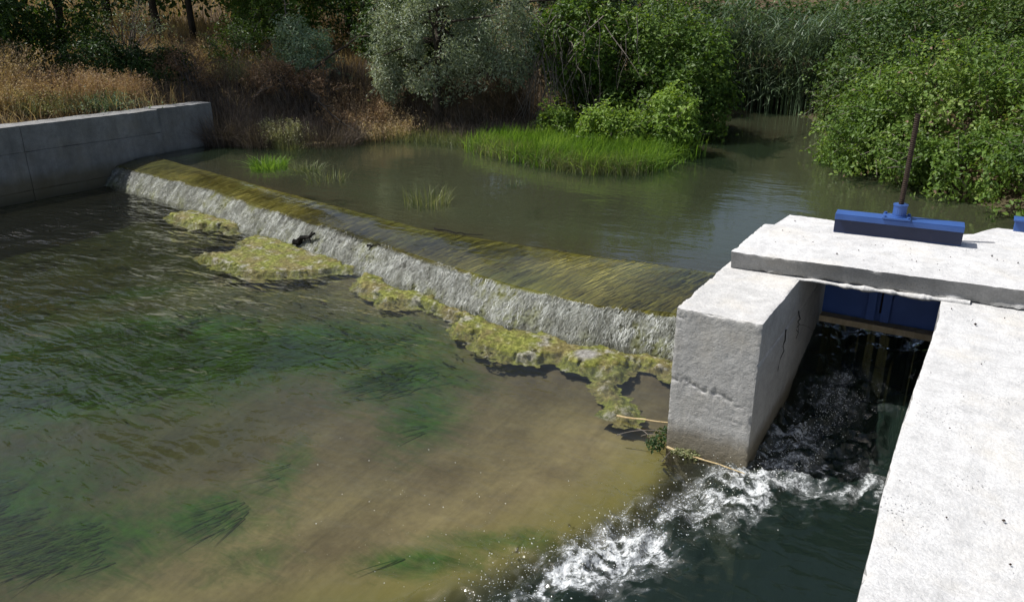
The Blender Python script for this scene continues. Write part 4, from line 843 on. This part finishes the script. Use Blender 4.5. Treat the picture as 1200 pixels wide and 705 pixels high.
# ------------------------------------------------------------------ floating algae mats
def algae_mat(label, poly, th, seed, grey=None, lump=.012, cell=.014):
    pl = np.array(poly); lo, hi = pl.min(0) - .2, pl.max(0) + .2; nx, ny = int((hi[0] - lo[0]) / cell), int((hi[1] - lo[1]) / cell)
    A, Bq = np.meshgrid(np.linspace(lo[0], hi[0], nx), np.linspace(lo[1], hi[1], ny), indexing='ij'); x, y = A.ravel(), Bq.ravel(); p = P3(x, y)
    d = -sdist(x, y, poly) + .12 * fbm(p * 5, seed, 5, .62) - .05 * np.clip(fbm(p * 10, seed + 8, 3) - .25, 0, 1) * 6 + .04 * fbm(p * 22, seed + 2, 3)
    z = -.055 + (.055 + th) * sstep(-.055, .045, d) + lump * fbm(p * 9, seed + 4, 4, .6) * sstep(-.02, .08, d) + .022 * (np.abs(fbm(p * 24, seed + 6, 4, .65)) - .15) * sstep(-.02, .05, d)
    t = np.zeros(len(x))
    for gx_, gy_, gr in (grey or []): t = np.maximum(t, np.exp(-((x - gx_) ** 2 + (y - gy_) ** 2) / gr ** 2)); z = z + .022 * np.exp(-((x - gx_) ** 2 + (y - gy_) ** 2) / gr ** 2) * (d > 0)
    F = grid_faces(nx, ny); F = F[(d[F] > -.075).any(1)]
    use = np.unique(F); mp = np.zeros(len(x), int); mp[use] = np.arange(len(use)); loc = np.array([pl[:, 0].mean(), pl[:, 1].mean(), 0])
    o = mesh('algae_mat', np.stack([x, y, z], 1)[use] - loc, mp[F], M_MAT, smooth=True, attrs={'tint': t[use]}, loc=loc)
    return tag(o, label, 'algae mat', 'algae mats below the weir')
algae_mat('narrow yellow algae strip floating below the left part of the weir', [(-7.6, 2.1), (-7.25, 1.98), (-6.9, 1.95), (-6.35, 2.05), (-6.2, 2.28), (-6.8, 2.3), (-7.5, 2.4)], .015, 201)
algae_mat('large yellow green algae mat floating below the black debris', [(-5.75, 1.2), (-5.45, 1.05), (-4.9, 1.0), (-4.55, 1.15), (-4.2, 1.5), (-4.0, 1.70), (-4.6, 1.82), (-5.3, 1.97), (-5.95, 2.1), (-5.9, 1.8), (-5.6, 1.5)], .006, 202, None, .008, .012)
algae_mat('long lumpy olive and brown algae mat along the right half of the weir', [(-3.85, 1.62), (-3.65, 1.3), (-3.15, 1.12), (-2.75, 1.22), (-2.4, 1.15), (-2.15, .92), (-1.85, .74), (-1.45, .66), (-1.2, .84), (-.95, .8), (-.75, .9), (-.62, 1.08), (-.35, 1.0), (-.02, 1.05), (-.02, 1.2), (-.5, 1.24), (-1.2, 1.12), (-2.0, 1.18), (-3.0, 1.40)], .010, 203, [(-1.0, .93, .13), (-.08, 1.05, .06)], .012, .009)
algae_mat('ragged algae streamer trailing from the mat towards the pier', [(-.85, .95), (-.72, .7), (-.62, .45), (-.5, .3), (-.38, .2), (-.35, .25), (-.46, .4), (-.60, .62), (-.68, .95)], -.006, 204, None, .022, .010)
bush('moss_clump', 'dark green water weed clump at the left corner of the pier', [(-.06, .05, .015, .05, .11, .03)], 350, .02, M_BRAMBLE_D, 205, 'water weed', flat=.0, nsh=0, nst=4, r0=.004, tint0=.3, base=(-.07, .06, 0))
bush('moss_clump', 'yellow moss tufts along the straw stalk at the pier foot', [(.14, -.03, .012, .12, .03, .022), (.3, -.05, .01, .1, .022, .015)], 700, .018, M_SEDGE, 206, 'moss', flat=.0, nsh=0, nst=3, r0=.003, tint0=.4, base=(.14, -.03, 0))
# made-up dark tubes for shadow and rust lines on the pier's inner face
for i, (lab, pts) in enumerate([('thin dark tube standing in for a shadow and rust line below the pier joint', [(.492, .62, .66), (.497, .60, .55), (.495, .52, .42)]), ('second dark tube standing in for a shadow and rust line further inside', [(.492, .95, .67), (.497, .98, .58), (.495, .97, .47)])]):
    branch('shadow_rust_line', lab, pts, .004, M_BLACKTWIG, 'dark line', 20 + i, 2, 8, .10, .006)
# leaves and grit lying on the slab and the wall top
r = np.random.default_rng(300)
n = 120; C = np.stack([1.3 + 1.6 * r.random(n), -2.6 + 4.6 * r.random(n), np.full(n, .917)], 1); C = C[(C[:, 1] < .8)]
C2 = np.stack([.2 + 2.0 * r.random(60), 1.0 + .9 * r.random(60), np.full(60, 1.038)], 1); C2 = C2[(C2[:, 0] < .5) | (C2[:, 0] > 1.33) | (C2[:, 1] < 1.6)]; C = np.vstack([C, C2])
V, F, T = drops(len(C), lambda n_, r_: C, .002, .006, 301)
tag(mesh('grit', V, F, M_RUST, attrs={'tint': T}), 'loose grit and dry crumbs lying on the concrete', 'grit', kind='stuff')
